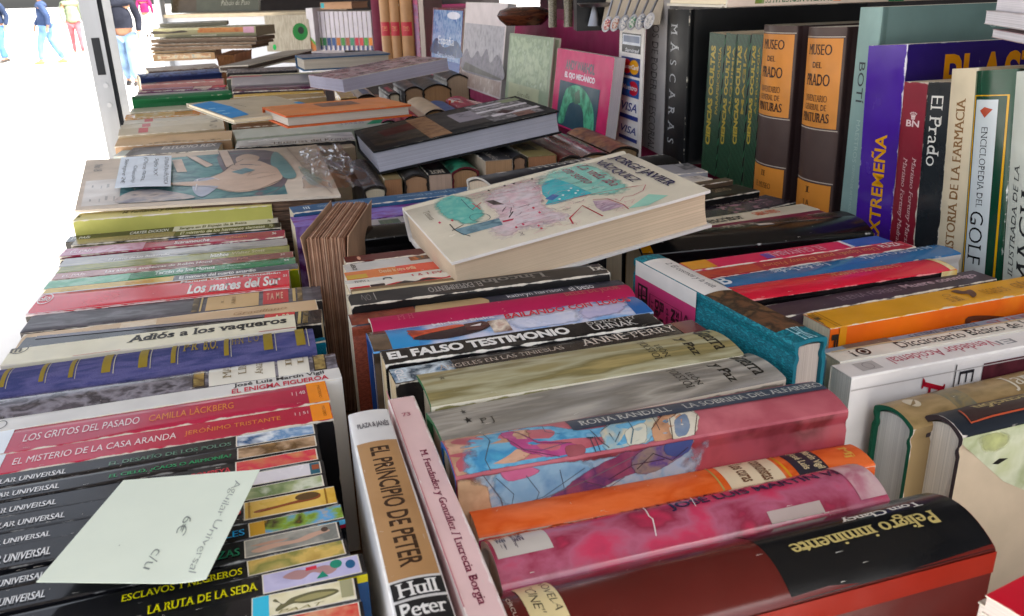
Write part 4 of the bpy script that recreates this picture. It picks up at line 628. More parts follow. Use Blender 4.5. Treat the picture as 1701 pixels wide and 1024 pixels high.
# ------------------------------------------------------------------ books lying flat on the rows
def LIE(label, A, B, C, zs, T, sp='far', L=None, Wd=None, **k):
    """top cover from three pixels: near-left A, near-right B, far-left C"""
    a, b, c = P(*A, zs[0]), P(*B, zs[1]), P(*C, zs[2])
    X = nrm(b-a); Zd = c-a; Zd = nrm(Zd-X*(Zd@X)); l = L or np.linalg.norm(b-a); w = Wd or abs((c-a)@Zd)
    if sp == 'far': return make_book(a+Zd*w, X, np.cross(Zd, X), Zd, l, T, w, label, **k)
    Z = -Zd; Y = np.cross(Z, X); return make_book(a-Y*T, X, Y, Z, l, T, w, label, **k)
GF = 'books lying flat on top of the rows'
paint = lambda *c, s=40, st=(1, 1, 1): PIC(c, s, st, 'gloss')
LIE('white novel with a sketchy watercolour jacket, lying tilted across the rows', (750, 436), (1180, 316), (666, 345), (1.252, 1.285, 1.26), .034, group=GF, kind='hb', col='#ded6c4', spine='#d8d0c0', back='#c8c8d4', fin='gloss', r=.08, inner='#d8d4d0', pages='#d0bca4', dec=[
  ('FW', [(0.133, 0.036), (0.203, -0.016), (0.251, 0.104), (0.257, 0.29), (0.244, 0.486), (0.164, 0.594), (0.128, 0.47), (0.1, 0.296)], ['#7cc4b6', '#5cb0a8', '#98d0c4']), ('FW', [(0.313, 0.137), (0.563, 0.105), (0.468, 0.575), (0.498, 0.842), (0.427, 0.898), (0.294, 0.871), (0.212, 0.886), (0.199, 0.69), (0.275, 0.527)], ['#e0c4cc', '#dcd2d8', '#e2ccd2', '#d6b6c2'], 1.4), ('FW', [(0.657, 0.035), (0.805, 0.071), (0.803, 0.562), (0.766, 0.691), (0.644, 0.622), (0.626, 0.308), (0.529, 0.225)], ['#9cd0c2', '#84c4b8', '#b4d8ca'], 0.9), ('FK', [(0.544, 0.246), (0.575, 0.207), (0.619, 0.197), (0.64, 0.328), (0.651, 0.514), (0.656, 0.593), (0.497, 0.605), (0.46, 0.587), (0.496, 0.517), (0.504, 0.402)], ['#2c9cac', '#3aacb8', '#58b8c2', '#2f8fa8']), ('FK', [(0.488, 0.49), (0.535, 0.445), (0.549, 0.495), (0.506, 0.544)], '#3a6aa4'), ('FK', [(0.683, 0.946), (0.811, 0.829), (0.857, 0.92), (0.75, 0.978)], '#a4d6c4'), ('FK', [(0.62, 0.71), (0.668, 0.751), (0.686, 0.9), (0.599, 0.896), (0.599, 0.821)], ['#b090a4', '#c8b0bc', '#9c8496', '#d8ccd4']), ('FK', [(0.098, 0.582), (0.273, 0.591), (0.261, 0.701), (0.109, 0.699)], ['#5a7c8c', '#7a9ca8', '#48687a', '#90b0b8']), ('FK', [(0.296, 0.268), (0.325, 0.288), (0.342, 0.405), (0.306, 0.366)], '#3a3438'), ('FK', [(0.273, 0.644), (0.317, 0.653), (0.307, 0.675), (0.27, 0.671)], '#b02c48'), ('FL', [(0.457, 0.579), (0.65, 0.605), (0.773, 0.645), (0.824, 0.666)], '#b02c44', 0.0009), ('FL', [(0.824, 0.666), (0.854, 0.682), (0.814, 0.758), (0.76, 0.787), (0.728, 0.771), (0.697, 0.815), (0.692, 0.769)], '#c05a6c', 0.0007), ('FL', [(0.465, 0.947), (0.479, 0.86), (0.569, 0.735), (0.579, 0.956)], '#a81c34', 0.0016), ('FL', [(0.626, 0.693), (0.673, 0.735), (0.689, 0.878), (0.681, 0.957)], '#a8284a', 0.0009), ('FL', [(0.245, 0.25), (0.25, 0.382)], '#b83248', 0.001), ('FL', [(0.277, 0.277), (0.222, 0.354)], '#b83248', 0.001), ('FL', [(0.25, 0.548), (0.24, 0.57), (0.226, 0.58), (0.211, 0.575), (0.197, 0.556), (0.186, 0.527), (0.182, 0.494), (0.186, 0.463), (0.195, 0.44), (0.209, 0.43), (0.225, 0.436), (0.24, 0.455), (0.25, 0.485), (0.253, 0.518), (0.25, 0.549)], '#2f4a58', 0.0006), ('FL', [(0.102, 0.488), (0.1, 0.588), (0.089, 0.591), (0.143, 0.549)], '#222226', 0.001), ('FL', [(0.1, 0.588), (0.108, 0.665), (0.127, 0.737)], '#26363e', 0.0009), ('FL', [(0.225, 0.131), (0.219, 0.312), (0.223, 0.375)], '#2f5a68', 0.0008), ('FL', [(0.247, 0.124), (0.255, 0.172), (0.274, 0.177)], '#26262c', 0.0006), ('FL', [(0.307, 0.513), (0.337, 0.451), (0.351, 0.488), (0.327, 0.559)], '#34303a', 0.0007), ('FL', [(0.306, 0.622), (0.34, 0.549)], '#2a262c', 0.0012), ('FL', [(0.27, 0.109), (0.539, 0.117)], '#c87a8c', 0.0005), ('FL', [(0.284, 0.181), (0.546, 0.238)], '#a87a90', 0.0005), ('FL', [(0.308, 0.245), (0.528, 0.3)], '#d0909c', 0.0005), ('FL', [(0.339, 0.424), (0.497, 0.424)], '#c87a8c', 0.0005), ('FL', [(0.333, 0.52), (0.478, 0.507)], '#a87a90', 0.0005), ('FL', [(0.331, 0.6), (0.453, 0.625)], '#d0909c', 0.0005), ('FL', [(0.34, 0.701), (0.464, 0.714)], '#c87a8c', 0.0005), ('FL', [(0.308, 0.753), (0.464, 0.776)], '#a87a90', 0.0005), ('FL', [(0.263, 0.791), (0.391, 0.809)], '#d0909c', 0.0005), ('FL', [(0.357, 0.198), (0.413, 0.212)], '#c87a8c', 0.0005), ('FK', [(0.412, 0.57), (0.421, 0.559), (0.421, 0.586), (0.411, 0.597)], '#b83248'), ('FK', [(0.411, 0.661), (0.42, 0.65), (0.42, 0.677), (0.41, 0.687)], '#c8506a'), ('FK', [(0.354, 0.887), (0.362, 0.877), (0.363, 0.901), (0.354, 0.91)], '#b83248'), ('FK', [(0.357, 0.841), (0.365, 0.831), (0.365, 0.855), (0.356, 0.865)], '#c8506a'), ('FK', [(0.287, 0.78), (0.295, 0.77), (0.295, 0.795), (0.286, 0.804)], '#b83248'), ('FK', [(0.317, 0.765), (0.325, 0.755), (0.326, 0.78), (0.317, 0.79)], '#c8506a'), ('FK', [(0.117, 0.433), (0.125, 0.421), (0.126, 0.449), (0.118, 0.46)], '#b83248'), ('FK', [(0.07, 0.417), (0.078, 0.405), (0.08, 0.433), (0.071, 0.444)], '#c8506a'), ('FK', [(0.556, 0.499), (0.564, 0.495), (0.566, 0.509), (0.557, 0.521)], '#e4f0f0'), ('FK', [(0.595, 0.451), (0.603, 0.447), (0.605, 0.461), (0.596, 0.473)], '#e4f0f0'), ('FK', [(0.603, 0.519), (0.611, 0.515), (0.614, 0.529), (0.604, 0.541)], '#e4f0f0'), ('FK', [(0.613, 0.425), (0.621, 0.42), (0.624, 0.435), (0.614, 0.447)], '#e4f0f0'), ('FK', [(0.527, 0.545), (0.535, 0.541), (0.538, 0.554), (0.529, 0.566)], '#e4f0f0'), ('FK', [(0.622, 0.49), (0.63, 0.486), (0.633, 0.499), (0.623, 0.511)], '#e4f0f0'), ('FK', [(0.538, 0.098), (0.547, 0.088), (0.547, 0.111), (0.539, 0.117)], '#2c2a2e'), ('FK', [(0.417, 0.094), (0.426, 0.084), (0.426, 0.106), (0.418, 0.112)], '#2c2a2e'), ('FK', [(0.457, 0.095), (0.466, 0.085), (0.466, 0.108), (0.459, 0.114)], '#2c2a2e'), ('FK', [(0.345, 0.101), (0.353, 0.092), (0.354, 0.114), (0.346, 0.12)], '#2c2a2e')] + [('FL', [(x0, y0), (x0+r1.uniform(.005, .05), y0+r1.uniform(-.015, .015)), (x0+r1.uniform(.005, .045), y0+r1.uniform(-.05, .05))], r1.choice(['#c87a8c', '#b8546a', '#6a5a64', '#d8a0ac', '#8a7a8a', '#3a363c']), r1.choice([.0002, .0003, .0003, .0005])) for r1 in [random.Random(77)] for x0, y0 in [(r1.uniform(.26, .74), r1.uniform(.08, .95)) for _ in range(170)]] + [
  ('FT', 'JORGE JAVIER', .89, .95, .1, .8, '#2c2c54', 'serifbold', -90), ('FT', 'VÁZQUEZ', .82, .878, .1, .6, '#3a3a5c', 'serifbold', -90), ('FT', 'La vida iba', .745, .792, .1, .58, '#9a4a62', 'serifital', -90), ('FT', 'en serio', .68, .724, .09, .44, '#9a4a62', 'serifital', -90), ('FT', 'Temas', .05, .075, .2, .36, '#8a8478', 'serif', -90)])
LIE('big black-jacketed volume with a tan band and photographs, lying above the line of book ends', (620, 252), (928, 184), (583, 218), (1.247, 1.284, 1.246), .033, group=GF, kind='hb', col='#191a1c', fin='matte', r=.06, inner='#141416', pages='#b4b4c0', dec=[
  ('FP', .03, .36, .06, .86, ['#3a342c', '#4a4034', '#2e2a26', '#574636']), ('FG', [(.1, .3), (.3, .2), (.3, .5), (.12, .56)], '#5a2420'), ('FP', .3, .42, .06, .98, ['#8a6a50', '#9a785a', '#7d5e48', '#a88464']), ('FP', .42, .66, .04, .86, ['#2a2628', '#3a3634', '#232224']), ('FR', .52, .66, .24, .66, '#8f8a94'), ('FP', .66, .95, .04, .9, ['#5c5a5c', '#8f8c90', '#4a484a', '#a8a4a8', '#3a383a']),
  ('FR', .68, .93, .16, .22, '#cfcad2'), ('FR', .66, .96, .4, .46, '#d8d4da'), ('FR', .7, .97, .64, .72, '#d4d0d6'), ('FR', .68, .86, .28, .31, '#b8b4ba'), ('FL', [(.56, .3), (.6, .36), (.56, .42), (.62, .5)], '#3a383c', .0012), ('FR', .86, .97, .1, .24, '#8a9478'), ('FG', [(.74, .56), (.8, .52), (.84, .66), (.78, .7)], '#40282a'), ('FP', .8, .9, .74, .9, ['#6a3a34', '#8a6a60', '#3a2a28'])])
LIE('orange hardback with a small dark photo on its cover, lying open-edged over the middle row', (475, 193), (683, 174), (436, 178), (1.3, 1.299, 1.3), .0165, group=GF, kind='hb', col='#d8874e', back='#c87838', fin='satin', r=.1, inner='#b85a34', pages='#bcb4aa', dec=[('FP', .38, .7, .16, .52, ['#6a4a40', '#8a6450', '#54382f', '#9a7460'])])
LIE('thick paperback covered with a reddish crowd photograph, lying behind the orange book', (568, 132), (743, 97), (548, 118), (1.318, 1.338, 1.32), .0215, group=GF, col=PIC(['#8a5a60', '#a87a80', '#c8b0b4', '#74444a', '#d4c8cc'], 30, (1, 3, 1), 'gloss'), back='#b8485c', fin='gloss', pages='#a8a4b4')
LIE('thick hardback with a pale grey jacket and blue board, lying farthest back', (502, 97), (648, 89), (490, 92), (1.335, 1.335, 1.335), .0245, group=GF, kind='hb', col='#8f8f9a', back='#2c4a6a', fin='satin', r=.08, inner='#3a5a7a', pages='#b8b0a4', dec=[('FP', 0, 1, 0, 1, ['#8f8f9a', '#a8a4ac', '#7a7a88', '#b4b0b4'])])
LIE('lavender-backed paperback under the grey jacketed hardback', (525, 100), (610, 90), (515, 88), (1.309, 1.309, 1.309), .008, group=GF, col='#b49cc0', fin='gloss', dec=[('FP', .7, 1, 0, 1, ['#2c3a7a', '#3a4a8a'])])
LIE('grey brown book slanting up to the left of the grey jacketed hardback', (412, 108), (520, 82), (400, 102), (1.315, 1.33, 1.316), .013, group=GF, kind='hb', col='#8a8074', fin='matte', r=.1, pages='#5c5048', dec=[('FR', .55, 1, 0, 1, '#a49a8c')])
LIE('scarlet softback lying at the lower right corner over frayed white paper', (1637, 989), (1722, 1040), (1722, 936), (1.238, 1.238, 1.236), .008, L=.16, Wd=.11, group=GF, col='#c01c30', fin='satin', pages='#d8c8c0', wear=('#d8b0a8', .1))
LIE('frayed white sheaf with a trace of orange under the scarlet softback', (1625, 1000), (1722, 1062), (1722, 926), (1.228, 1.228, 1.226), .012, L=.165, Wd=.115, group=GF, name='paper_sheaf', cat='paper sheaf', col=PIC(['#cfc6bc', '#e0dad0', '#b8a898', '#d8d0c6', '#c8a080'], 60, (1, 1, 1), 'paper', dist=2), fin='paper', pages='#d4ccc4', rough_pages=1)

# ------------------------------------------------------------------ sheets of paper
def sheet(name, label, cat, c, thick=.0004, m=None, dec=(), bend=None, n=10, group=None, parent=None, fin='paper'):
    """c = four points (00, 10, 11, 01); dec as on books in unit coordinates"""
    c = [np.array(x, float) for x in c]; nn = nrm(np.cross(c[1]-c[0], c[3]-c[0])); mb = MB(); cen = sum(c)/4
    def f(p, q, o=0.): return (c[0]*(1-p)*(1-q)+c[1]*p*(1-q)+c[2]*p*q+c[3]*(1-p)*q)+nn*((bend(p, q) if bend else 0)+o)-cen
    g = [(i/n, j/n) for j in range(n+1) for i in range(n+1)]
    qs = [(j*(n+1)+i, j*(n+1)+i+1, (j+1)*(n+1)+i+1, (j+1)*(n+1)+i) for j in range(n) for i in range(n)]
    mb.add([f(p, q) for p, q in g]+[f(p, q, -thick) for p, q in g], qs+[tuple(k+len(g) for k in x[::-1]) for x in qs], m)
    b = [i for i in range(n)]+[(n+1)*j+n for j in range(n)]+[(n+1)*n+i for i in range(n, 0, -1)]+[(n+1)*j for j in range(n, 0, -1)]
    mb.f += [(b[(i+1) % len(b)], b[i], b[i]+len(g), b[(i+1) % len(b)]+len(g)) for i in range(len(b))]; mb.m += [0]*len(b)
    W_, H_ = np.linalg.norm(c[1]-c[0]), np.linalg.norm(c[3]-c[0])
    for li, d in enumerate(dec):
        k = d[0]; of = .00018+li*.00005
        if k == 'T': v2, fs = place_text(d[1], d[7] if len(d) > 7 else 'sans', *d[2:6], d[8] if len(d) > 8 else 0); mt = mat(d[6], fin, var=.05)
        elif k == 'R':
            v2 = [(d[1]+(d[2]-d[1])*i/6, d[3]+(d[4]-d[3])*j/6) for j in range(7) for i in range(7)]; fs = [(j*7+i, j*7+i+1, j*7+i+8, j*7+i+7) for j in range(6) for i in range(6)]; mt = M(d[5], fin)
        elif k == 'E': v2 = ell((d[1]+d[2])/2, (d[3]+d[4])/2, (d[2]-d[1])/2, (d[4]-d[3])/2); fs = [tuple(range(20))]; mt = M(d[5], fin)
        elif k == 'G':
            from mathutils.geometry import tessellate_polygon
            v2 = smooth(d[1]) if len(d[1]) > 4 else d[1]; ar = sum(v2[i][0]*v2[(i+1) % len(v2)][1]-v2[(i+1) % len(v2)][0]*v2[i][1] for i in range(len(v2)))
            if ar < 0: v2 = v2[::-1]
            fs = [tuple(t) for t in tessellate_polygon([[Vector((x, y, 0)) for x, y in v2]])]; mt = M(d[2], fin)
        elif k == 'L':
            v2 = []; fs = []; w = d[3]*.5; pts = d[1]
            for i, (x, y) in enumerate(pts):
                p0 = pts[max(i-1, 0)]; p1 = pts[min(i+1, len(pts)-1)]; dx, dy = (p1[0]-p0[0])*W_, (p1[1]-p0[1])*H_; l = math.hypot(dx, dy)+1e-9
                v2 += [(x-dy/l*w/W_, y+dx/l*w/H_), (x+dy/l*w/W_, y-dx/l*w/H_)]
            fs = [(2*i+1, 2*i+3, 2*i+2, 2*i) for i in range(len(pts)-1)]; mt = M(d[2], fin)
        if v2: mb.add([f(p, q, of) for p, q in v2], fs, mt)
    o = mb.obj(name, parent); o.location = tuple(cen)
    if parent is None: tag(o, label, cat, group)
    return o
EX_ = np.array([math.cos(TH0), math.sin(TH0), 0]); FLESH = '#d6bfae'; LN = '#6d5f58'
poster = sheet('art_print', 'large art print of a pale painted figure on teal, lying over the left row', 'art print', [P(124, 350, 1.2185), P(566, 325, 1.2185), P(526, 240, 1.2185), P(143, 266, 1.2185)], .003, mat('#dacdbe', 'paper'), n=14, fin='satin', bend=lambda p, q: .0012*math.sin(p*9)*math.sin(q*5), dec=[
  ('R', .16, .8, .06, .9, PIC(['#4f8488', '#6a9a9a', '#3d6e78', '#86aaa8'], 30, (1, 1, 1), 'satin')), ('G', [(.56, .9), (.8, .9), (.82, .3), (.7, .06), (.6, .3)], PIC(['#6f6670', '#7d747c', '#5f5862'], 20)), ('R', .02, .16, .05, .5, '#d8cfc6'),
  ('L', [(.05, .12), (.05, .4)], '#9a948e', .002), ('L', [(.085, .1), (.085, .38)], '#b4aea8', .0015), ('L', [(.11, .12), (.11, .4)], '#a8a29c', .003), ('L', [(.14, .1), (.14, .4)], '#b4aea8', .002), ('T', 'No 18', .04, .075, .7, .86, '#6d6660', 'sans', -90),
  ('G', [(.3, .42), (.36, .36), (.46, .38), (.56, .5), (.6, .62), (.66, .74), (.72, .7), (.76, .6), (.8, .46), (.79, .28), (.7, .16), (.6, .14), (.5, .26), (.4, .3), (.32, .34)], FLESH), ('G', [(.56, .96), (.6, .96), (.62, .62), (.58, .6)], FLESH), ('G', [(.42, .9), (.46, .88), (.53, .66), (.5, .62)], FLESH), ('G', [(.36, .84), (.4, .84), (.42, .56), (.38, .56)], FLESH),
  ('G', [(.63, .78), (.68, .86), (.73, .78), (.7, .66), (.64, .66)], '#d4bba9'), ('G', [(.48, .1), (.56, .34), (.52, .42), (.45, .4), (.44, .2)], '#b8bfd0'), ('G', [(.79, .84), (.82, .84), (.86, .36), (.81, .3), (.79, .5), (.77, .6)], '#7aa2a4'), ('G', [(.6, .5), (.66, .56), (.7, .5), (.64, .44)], '#7a9ca4'), ('G', [(.16, .06), (.44, .08), (.36, .2), (.26, .26), (.18, .2)], PIC(['#7a7684', '#a8a4a8', '#c8bcb4', '#5c5866'], 40)),
  ('L', [(.3, .42), (.36, .36), (.46, .38), (.56, .5), (.6, .62), (.66, .74)], LN, .0012), ('L', [(.32, .34), (.4, .3), (.5, .26), (.6, .14), (.7, .16), (.79, .28)], LN, .0012), ('L', [(.6, .56), (.68, .46), (.66, .4), (.73, .44), (.78, .42)], LN, .001), ('L', [(.56, .96), (.58, .6)], LN, .001), ('L', [(.62, .62), (.6, .96)], LN, .001), ('L', [(.42, .9), (.5, .62)], LN, .001), ('L', [(.46, .88), (.53, .66)], LN, .001), ('L', [(.62, .34), (.7, .34), (.78, .38)], LN, .001),
  ('L', [(.45, .2), (.46, .4), (.52, .42), (.56, .34)], '#e8e8ee', .0015), ('G', [(.88, .5), (.93, .36), (.95, .2), (.9, .16), (.89, .3)], '#a9b8ac'), ('L', [(.86, .98), (.9, .5), (.97, .02)], '#b8a694', .0018)])
sheet('price_sign', 'white card sign of handwritten lines lying on the art print', 'sign', [P(191, 316, 1.2235), P(284, 313, 1.2235), P(285, 259, 1.2265), P(201, 262, 1.2265)], .0006, mat('#e4ecf4', 'paper'), bend=lambda p, q: .003*(1-q)**2+.001*math.sin(p*3), dec=[
  ('T', 'LITERATURA ERÓTICA', .86, .96, .05, .94, '#2c2c34', 'hand', -90), ('T', 'Siglo XX', .66, .76, .3, .9, '#2c2c34', 'hand', -90), ('T', '(Obras raras,', .44, .55, .15, .95, '#2c2c34', 'hand', -90), ('T', 'Colección)', .26, .36, .12, .66, '#2c2c34', 'hand', -90), ('T', 'Siempre 2€', .06, .17, .1, .92, '#2c2c34', 'hand', -90)])
zn = 1.2145
sheet('sticky_note', 'pale green sticky note priced 6€ lying over the black paperbacks', 'note', [P(60, 967, zn), P(345, 975, zn), P(432, 780, zn+.008), P(205, 798, zn)], .0003, mat('#e3ebdc', 'paper', var=.05, scale=14), n=16, bend=lambda p, q: .0055*max(0, p-.75)**2*16*(1-q)*.5+.0015*(1-q)*p, dec=[
  ('T', 'Aguilar Universal', .84, .915, .06, .9, '#9ca29d', 'hand', -90), ('T', '6€', .645, .71, .38, .56, '#808782', 'hand', -90), ('T', 'c/u', .57, .64, .1, .27, '#89908b', 'hand', -90), ('E', .335, .342, .3, .31, '#9aa298')])
# prints piled under the art print
pq = [P(330, 343, 1.2145), P(562, 329, 1.2145), P(524, 246, 1.2145), P(330, 262, 1.2145)]; nth = ['', 'second ', 'third ', 'fourth ', 'fifth ', 'lowest ']
for i in range(6):
    dz = UPZ*(.0128*i); dx = EX_*(((i*7) % 5-2)*.004-.003*i)
    sheet('old_print', f'{nth[i] or "topmost "}browned print in the pile under the art print', 'art print', [q-dz+dx for q in pq], .0116, PIC(['#8a6e58', '#6a5446', '#4a3a30', '#94785f'], 30, (1, 1, 12), 'paper'), group='old prints piled under the art print', n=4)
# clear plastic bag crumpled over the print's right end
bm_ = bpy.data.materials.new('clear_film'); bm_.use_nodes = True; t = bm_.node_tree; pb_ = t.nodes['Principled BSDF']; pb_.inputs['Base Color'].default_value = (.9, .9, .92, 1); pb_.inputs['Roughness'].default_value = .1; pb_.inputs['Specular IOR Level'].default_value = .8
tr = t.nodes.new('ShaderNodeBsdfTransparent'); mxs = t.nodes.new('ShaderNodeMixShader'); gl = t.nodes.new('ShaderNodeBsdfGlossy'); gl.inputs['Roughness'].default_value = .12; fr = t.nodes.new('ShaderNodeFresnel'); fr.inputs[0].default_value = 1.8
df = t.nodes.new('ShaderNodeBsdfTranslucent'); df.inputs[0].default_value = (.9, .9, .92, 1); mx2 = t.nodes.new('ShaderNodeMixShader'); mx2.inputs[0].default_value = .2
t.links.new(tr.outputs[0], mx2.inputs[1]); t.links.new(df.outputs[0], mx2.inputs[2])
mxs.inputs[0].default_value = .34; gl.inputs['Color'].default_value = (.95, .95, 1, 1)
t.links.new(mx2.outputs[0], mxs.inputs[1]); t.links.new(gl.outputs[0], mxs.inputs[2]); t.links.new(mxs.outputs[0], t.nodes['Material Output'].inputs[0])
mb = MB(); n = 46; cs = [P(505, 316, 1.222), P(628, 312, 1.222), P(562, 242, 1.222), P(498, 250, 1.222)]; vs = []
for j in range(n+1):
    for i in range(n+1):
        p, q = i/n, j/n; b = cs[0]*(1-p)*(1-q)+cs[1]*p*(1-q)+cs[2]*p*q+cs[3]*(1-p)*q
        e = math.sin(math.pi*p)**.5*math.sin(math.pi*q)**.5 if 0 < p < 1 and 0 < q < 1 else 0
        h = abs(mnoise.noise(Vector((p*4, q*3, 3))))*.012+abs(mnoise.noise(Vector((p*9+q*5, q*4-p*2, 1))))*.009
        vs.append(b+np.array([mnoise.noise(Vector((p*6, q*6, 9)))*.012, mnoise.noise(Vector((p*5, q*5, 4)))*.012, .001+h*(.35+.65*e)]))
mb.add(vs, [(j*(n+1)+i, j*(n+1)+i+1, (j+1)*(n+1)+i+1, (j+1)*(n+1)+i) for j in range(n) for i in range(n)], bm_)
tag(mb.obj('plastic_bag', angle=25), 'crumpled clear plastic bag glinting over the right end of the art print', 'plastic bag')

# ------------------------------------------------------------------ the old open-edged book standing with its leaves upwards
def old_book(label, fl, fr_, nl, nr, z, depth, brown, group=None, cov='#c0a088', name='old_book'):
    a, b, c = P(*nl, z), P(*nr, z), P(*fl, z); X = nrm(b-a); Yd = c-a; Yd = nrm(Yd-X*(Yd@X)); Wx = np.linalg.norm(b-a); Dy = abs((c-a)@Yd)
    root = empty(name, label, 'book', group, frame_mw((a+b)/2+Yd*Dy/2-UPZ*depth, X, Yd, UPZ)); rnd = random.Random(label)
    mb = MB(); k = 34
    mts = [mat(x, 'paper', var=.25, lines=None, scale=60) for x in brown]
    for i in range(k):
        x0 = -Wx/2+.0025+(Wx-.005)*i/k; x1 = x0+(Wx-.005)/k*rnd.uniform(.8, .97); lz = rnd.uniform(0, .003); mt = mts[i % len(mts)]; vs = []; ny, nz = 6, 7
        for zi in range(nz):
            h = zi/(nz-1); fan = 1 if h > .45 else .62+.38*h/.45
            tz = depth*h-lz*(h == 1)
            for yi in range(ny):
                y = -Dy/2+Dy*yi/(ny-1)+(lz*.9 if yi == 0 else 0); w1 = rnd.uniform(-.00015, .00015)
                for xx in (x0, x1): vs.append((xx*fan+w1, y, tz))
        def I(zi, yi, s): return (zi*ny+yi)*2+s
        fs = []
        for zi in range(nz-1):
            for yi in range(ny-1): fs += [(I(zi, yi, 0), I(zi+1, yi, 0), I(zi+1, yi+1, 0), I(zi, yi+1, 0)), (I(zi, yi, 1), I(zi, yi+1, 1), I(zi+1, yi+1, 1), I(zi+1, yi, 1))]
            for yi, fl_ in ((0, 0), (ny-1, 1)):
                q = (I(zi, yi, 0), I(zi, yi, 1), I(zi+1, yi, 1), I(zi+1, yi, 0)); fs.append(q if not fl_ else q[::-1])
        for yi in range(ny-1): fs.append((I(nz-1, yi, 0), I(nz-1, yi, 1), I(nz-1, yi+1, 1), I(nz-1, yi+1, 0)))
        mb.add(vs, fs, mt)
    mb.obj('page_block', root, angle=20)
    for sgn in (-1, 1):
        cb = MB(); vs = []; nz, ny = 9, 4
        for zi in range(nz):
            h = zi/(nz-1); fan = (.62+.38*min(1, h/.45)); fl2 = .0035*max(0, (h-.72)/.28)**2
            for yi in range(ny):
                for s in (0, .0008): vs.append((sgn*((Wx/2-.002)*fan+s+fl2), -Dy/2-.0015+(Dy+.003)*yi/(ny-1), depth*h*1.004))
        def J(zi, yi, s): return (zi*ny+yi)*2+s
        fs = []
        for zi in range(nz-1):
            for yi in range(ny-1): fs += [(J(zi, yi, 0), J(zi+1, yi, 0), J(zi+1, yi+1, 0), J(zi, yi+1, 0)), (J(zi, yi, 1), J(zi, yi+1, 1), J(zi+1, yi+1, 1), J(zi+1, yi, 1))]
            for yi in (0, ny-1): fs.append((J(zi, yi, 0), J(zi, yi, 1), J(zi+1, yi, 1), J(zi+1, yi, 0)))
        for yi in range(ny-1): fs.append((J(nz-1, yi, 0), J(nz-1, yi, 1), J(nz-1, yi+1, 1), J(nz-1, yi+1, 0)))
        cb.add(vs, fs, mat(cov, 'paper', var=.2)); cb.obj('cover', root)
    return root
BR = ['#a58069', '#94705c', '#b08c76', '#866250', '#ba9a84', '#9c7863']
old_book('old book with deckled brown leaves turned upwards, standing between the left and middle rows', (500, 337), (538, 337), (503, 395), (575, 393), 1.243, .178, BR)
old_book('small tanned book with its leaves up and a pink cover, between the far rows', (362, 84), (380, 84), (360, 92), (389, 91), 1.325, .1, ['#8a6040', '#7a5236', '#a07450'], cov='#b88a6a')

# ------------------------------------------------------------------ far left row
GQ = 'books standing spine up in the far left row'
CHAIN(1.18, 1.4)
S('dark grey paperback nearest to the art print in the far left row', (207, 259), (362, 249), (361, 237), z=1.214, group=GQ, col='#5f5a58', fin='satin', dec=[('T', 'ESTUDIO REX', 270, 360, .5, .9, '#cfc8c0', 'bold'), ('T', 'paz', 218, 230, .4, .7, '#8a8684', 'sans')])
S('pale grey-green paperback end sticking out left of the dark grey one', (188, 260), (206, 259), (206, 244), z=1.21, group=GQ, col='#c4ccc6', fin='satin', chain=False)
S('wide tan paperback with black smudged print along its spine', (190, 244), (384, 232), (380, 216), Tf=0.045, group=GQ, col='#b8987a', spine='#c8ab88', fin='satin', gap=.002, dec=[('P', 235, 366, .02, .2, ['#2c2620', '#c8ab88', '#1f1b18'])])
GX = 'beige paperbacks with a red label and a black mark'
S('beige paperback with red label and black mark, nearest of the three alike', (196, 226), (373, 213), (370, 203), Tf=0.04, group=GX, col='#b8a88e', spine='#c8bca4', fin='satin', dec=[('R', 230, 246, .2, .9, '#c86a6a'), ('P', 348, 360, .1, .9, ['#2a2826', '#c8bca4', '#1f1d1c'])])
S('beige paperback with red label and black mark, middle of the three alike', (200, 216), (371, 203), (368, 196), Tf=0.04, group=GX, col='#b8a88e', spine='#cfc4ae', fin='satin', dec=[('R', 236, 250, .2, .9, '#c86a6a'), ('P', 349, 361, .1, .9, ['#2a2826', '#cfc4ae', '#1f1d1c'])])
S('beige paperback with red label and black mark, farthest of the three alike', (205, 207), (369, 195), (367, 189), Tf=0.04, group=GX, col='#b8a88e', spine='#d0c8b8', fin='satin', dec=[('R', 240, 254, .2, .9, '#c86a6a'), ('P', 351, 363, .1, .9, ['#2a2826', '#d0c8b8', '#1f1d1c'])])
S('paperback with a spine shading from tan to orange', (207, 198), (371, 187), (370, 180), Tf=0.04, group=GQ, col='#c08a4a', fin='gloss', dec=[('P', 222, 290, 0, 1, ['#e0c8a8', '#d8b078', '#e4d4bc']), ('R', 320, 372, 0, 1, '#d07a2a')])
S('grey-beige paperback in front of the dark green book', (216, 188), (374, 178), (373, 170), Tf=0.04, group=GQ, col='#a8a28e', spine='#b8b4a0', fin='satin')
S('dark green cloth hardback standing higher than its neighbours', (219, 167), (385, 156), (384, 150), Tf=0.04, group=GQ, kind='hb', r=.06, col='#1a5a34', spine='#2a6a42', fin='matte')
S('thin grey paperback just behind the dark green book', (224, 160), (380, 151), (378, 147), Tf=0.04, group=GQ, col='#9a9490', fin='satin')
S('thin purple paperback with a white block and a red end', (228, 153), (374, 146), (373, 140), Tf=0.04, group=GQ, col='#6a3a5c', fin='gloss', dec=[('R', 322, 352, .2, .9, '#dcd4c4'), ('R', 352, 376, .2, .9, '#c83a4a'), ('R', 225, 320, .5, .9, '#c4b0c0')])
S('faded salmon paperback in the far left row', (234, 141), (371, 134), (369, 129), Tf=0.04, group=GQ, col='#c08a84', fin='satin', dec=[('R', 232, 260, .1, .9, '#a8a098'), ('R', 340, 368, .2, .6, '#c84a50')])
S('dark blue patterned hardback in the far left row', (233, 130), (368, 120), (366, 114), Tf=0.04, group=GQ, kind='hb', r=.06, col='#24305a', spine=PIC(['#2c3a6a', '#5a6a9a', '#1f2a4e', '#8aa0c4'], 60), fin='satin')
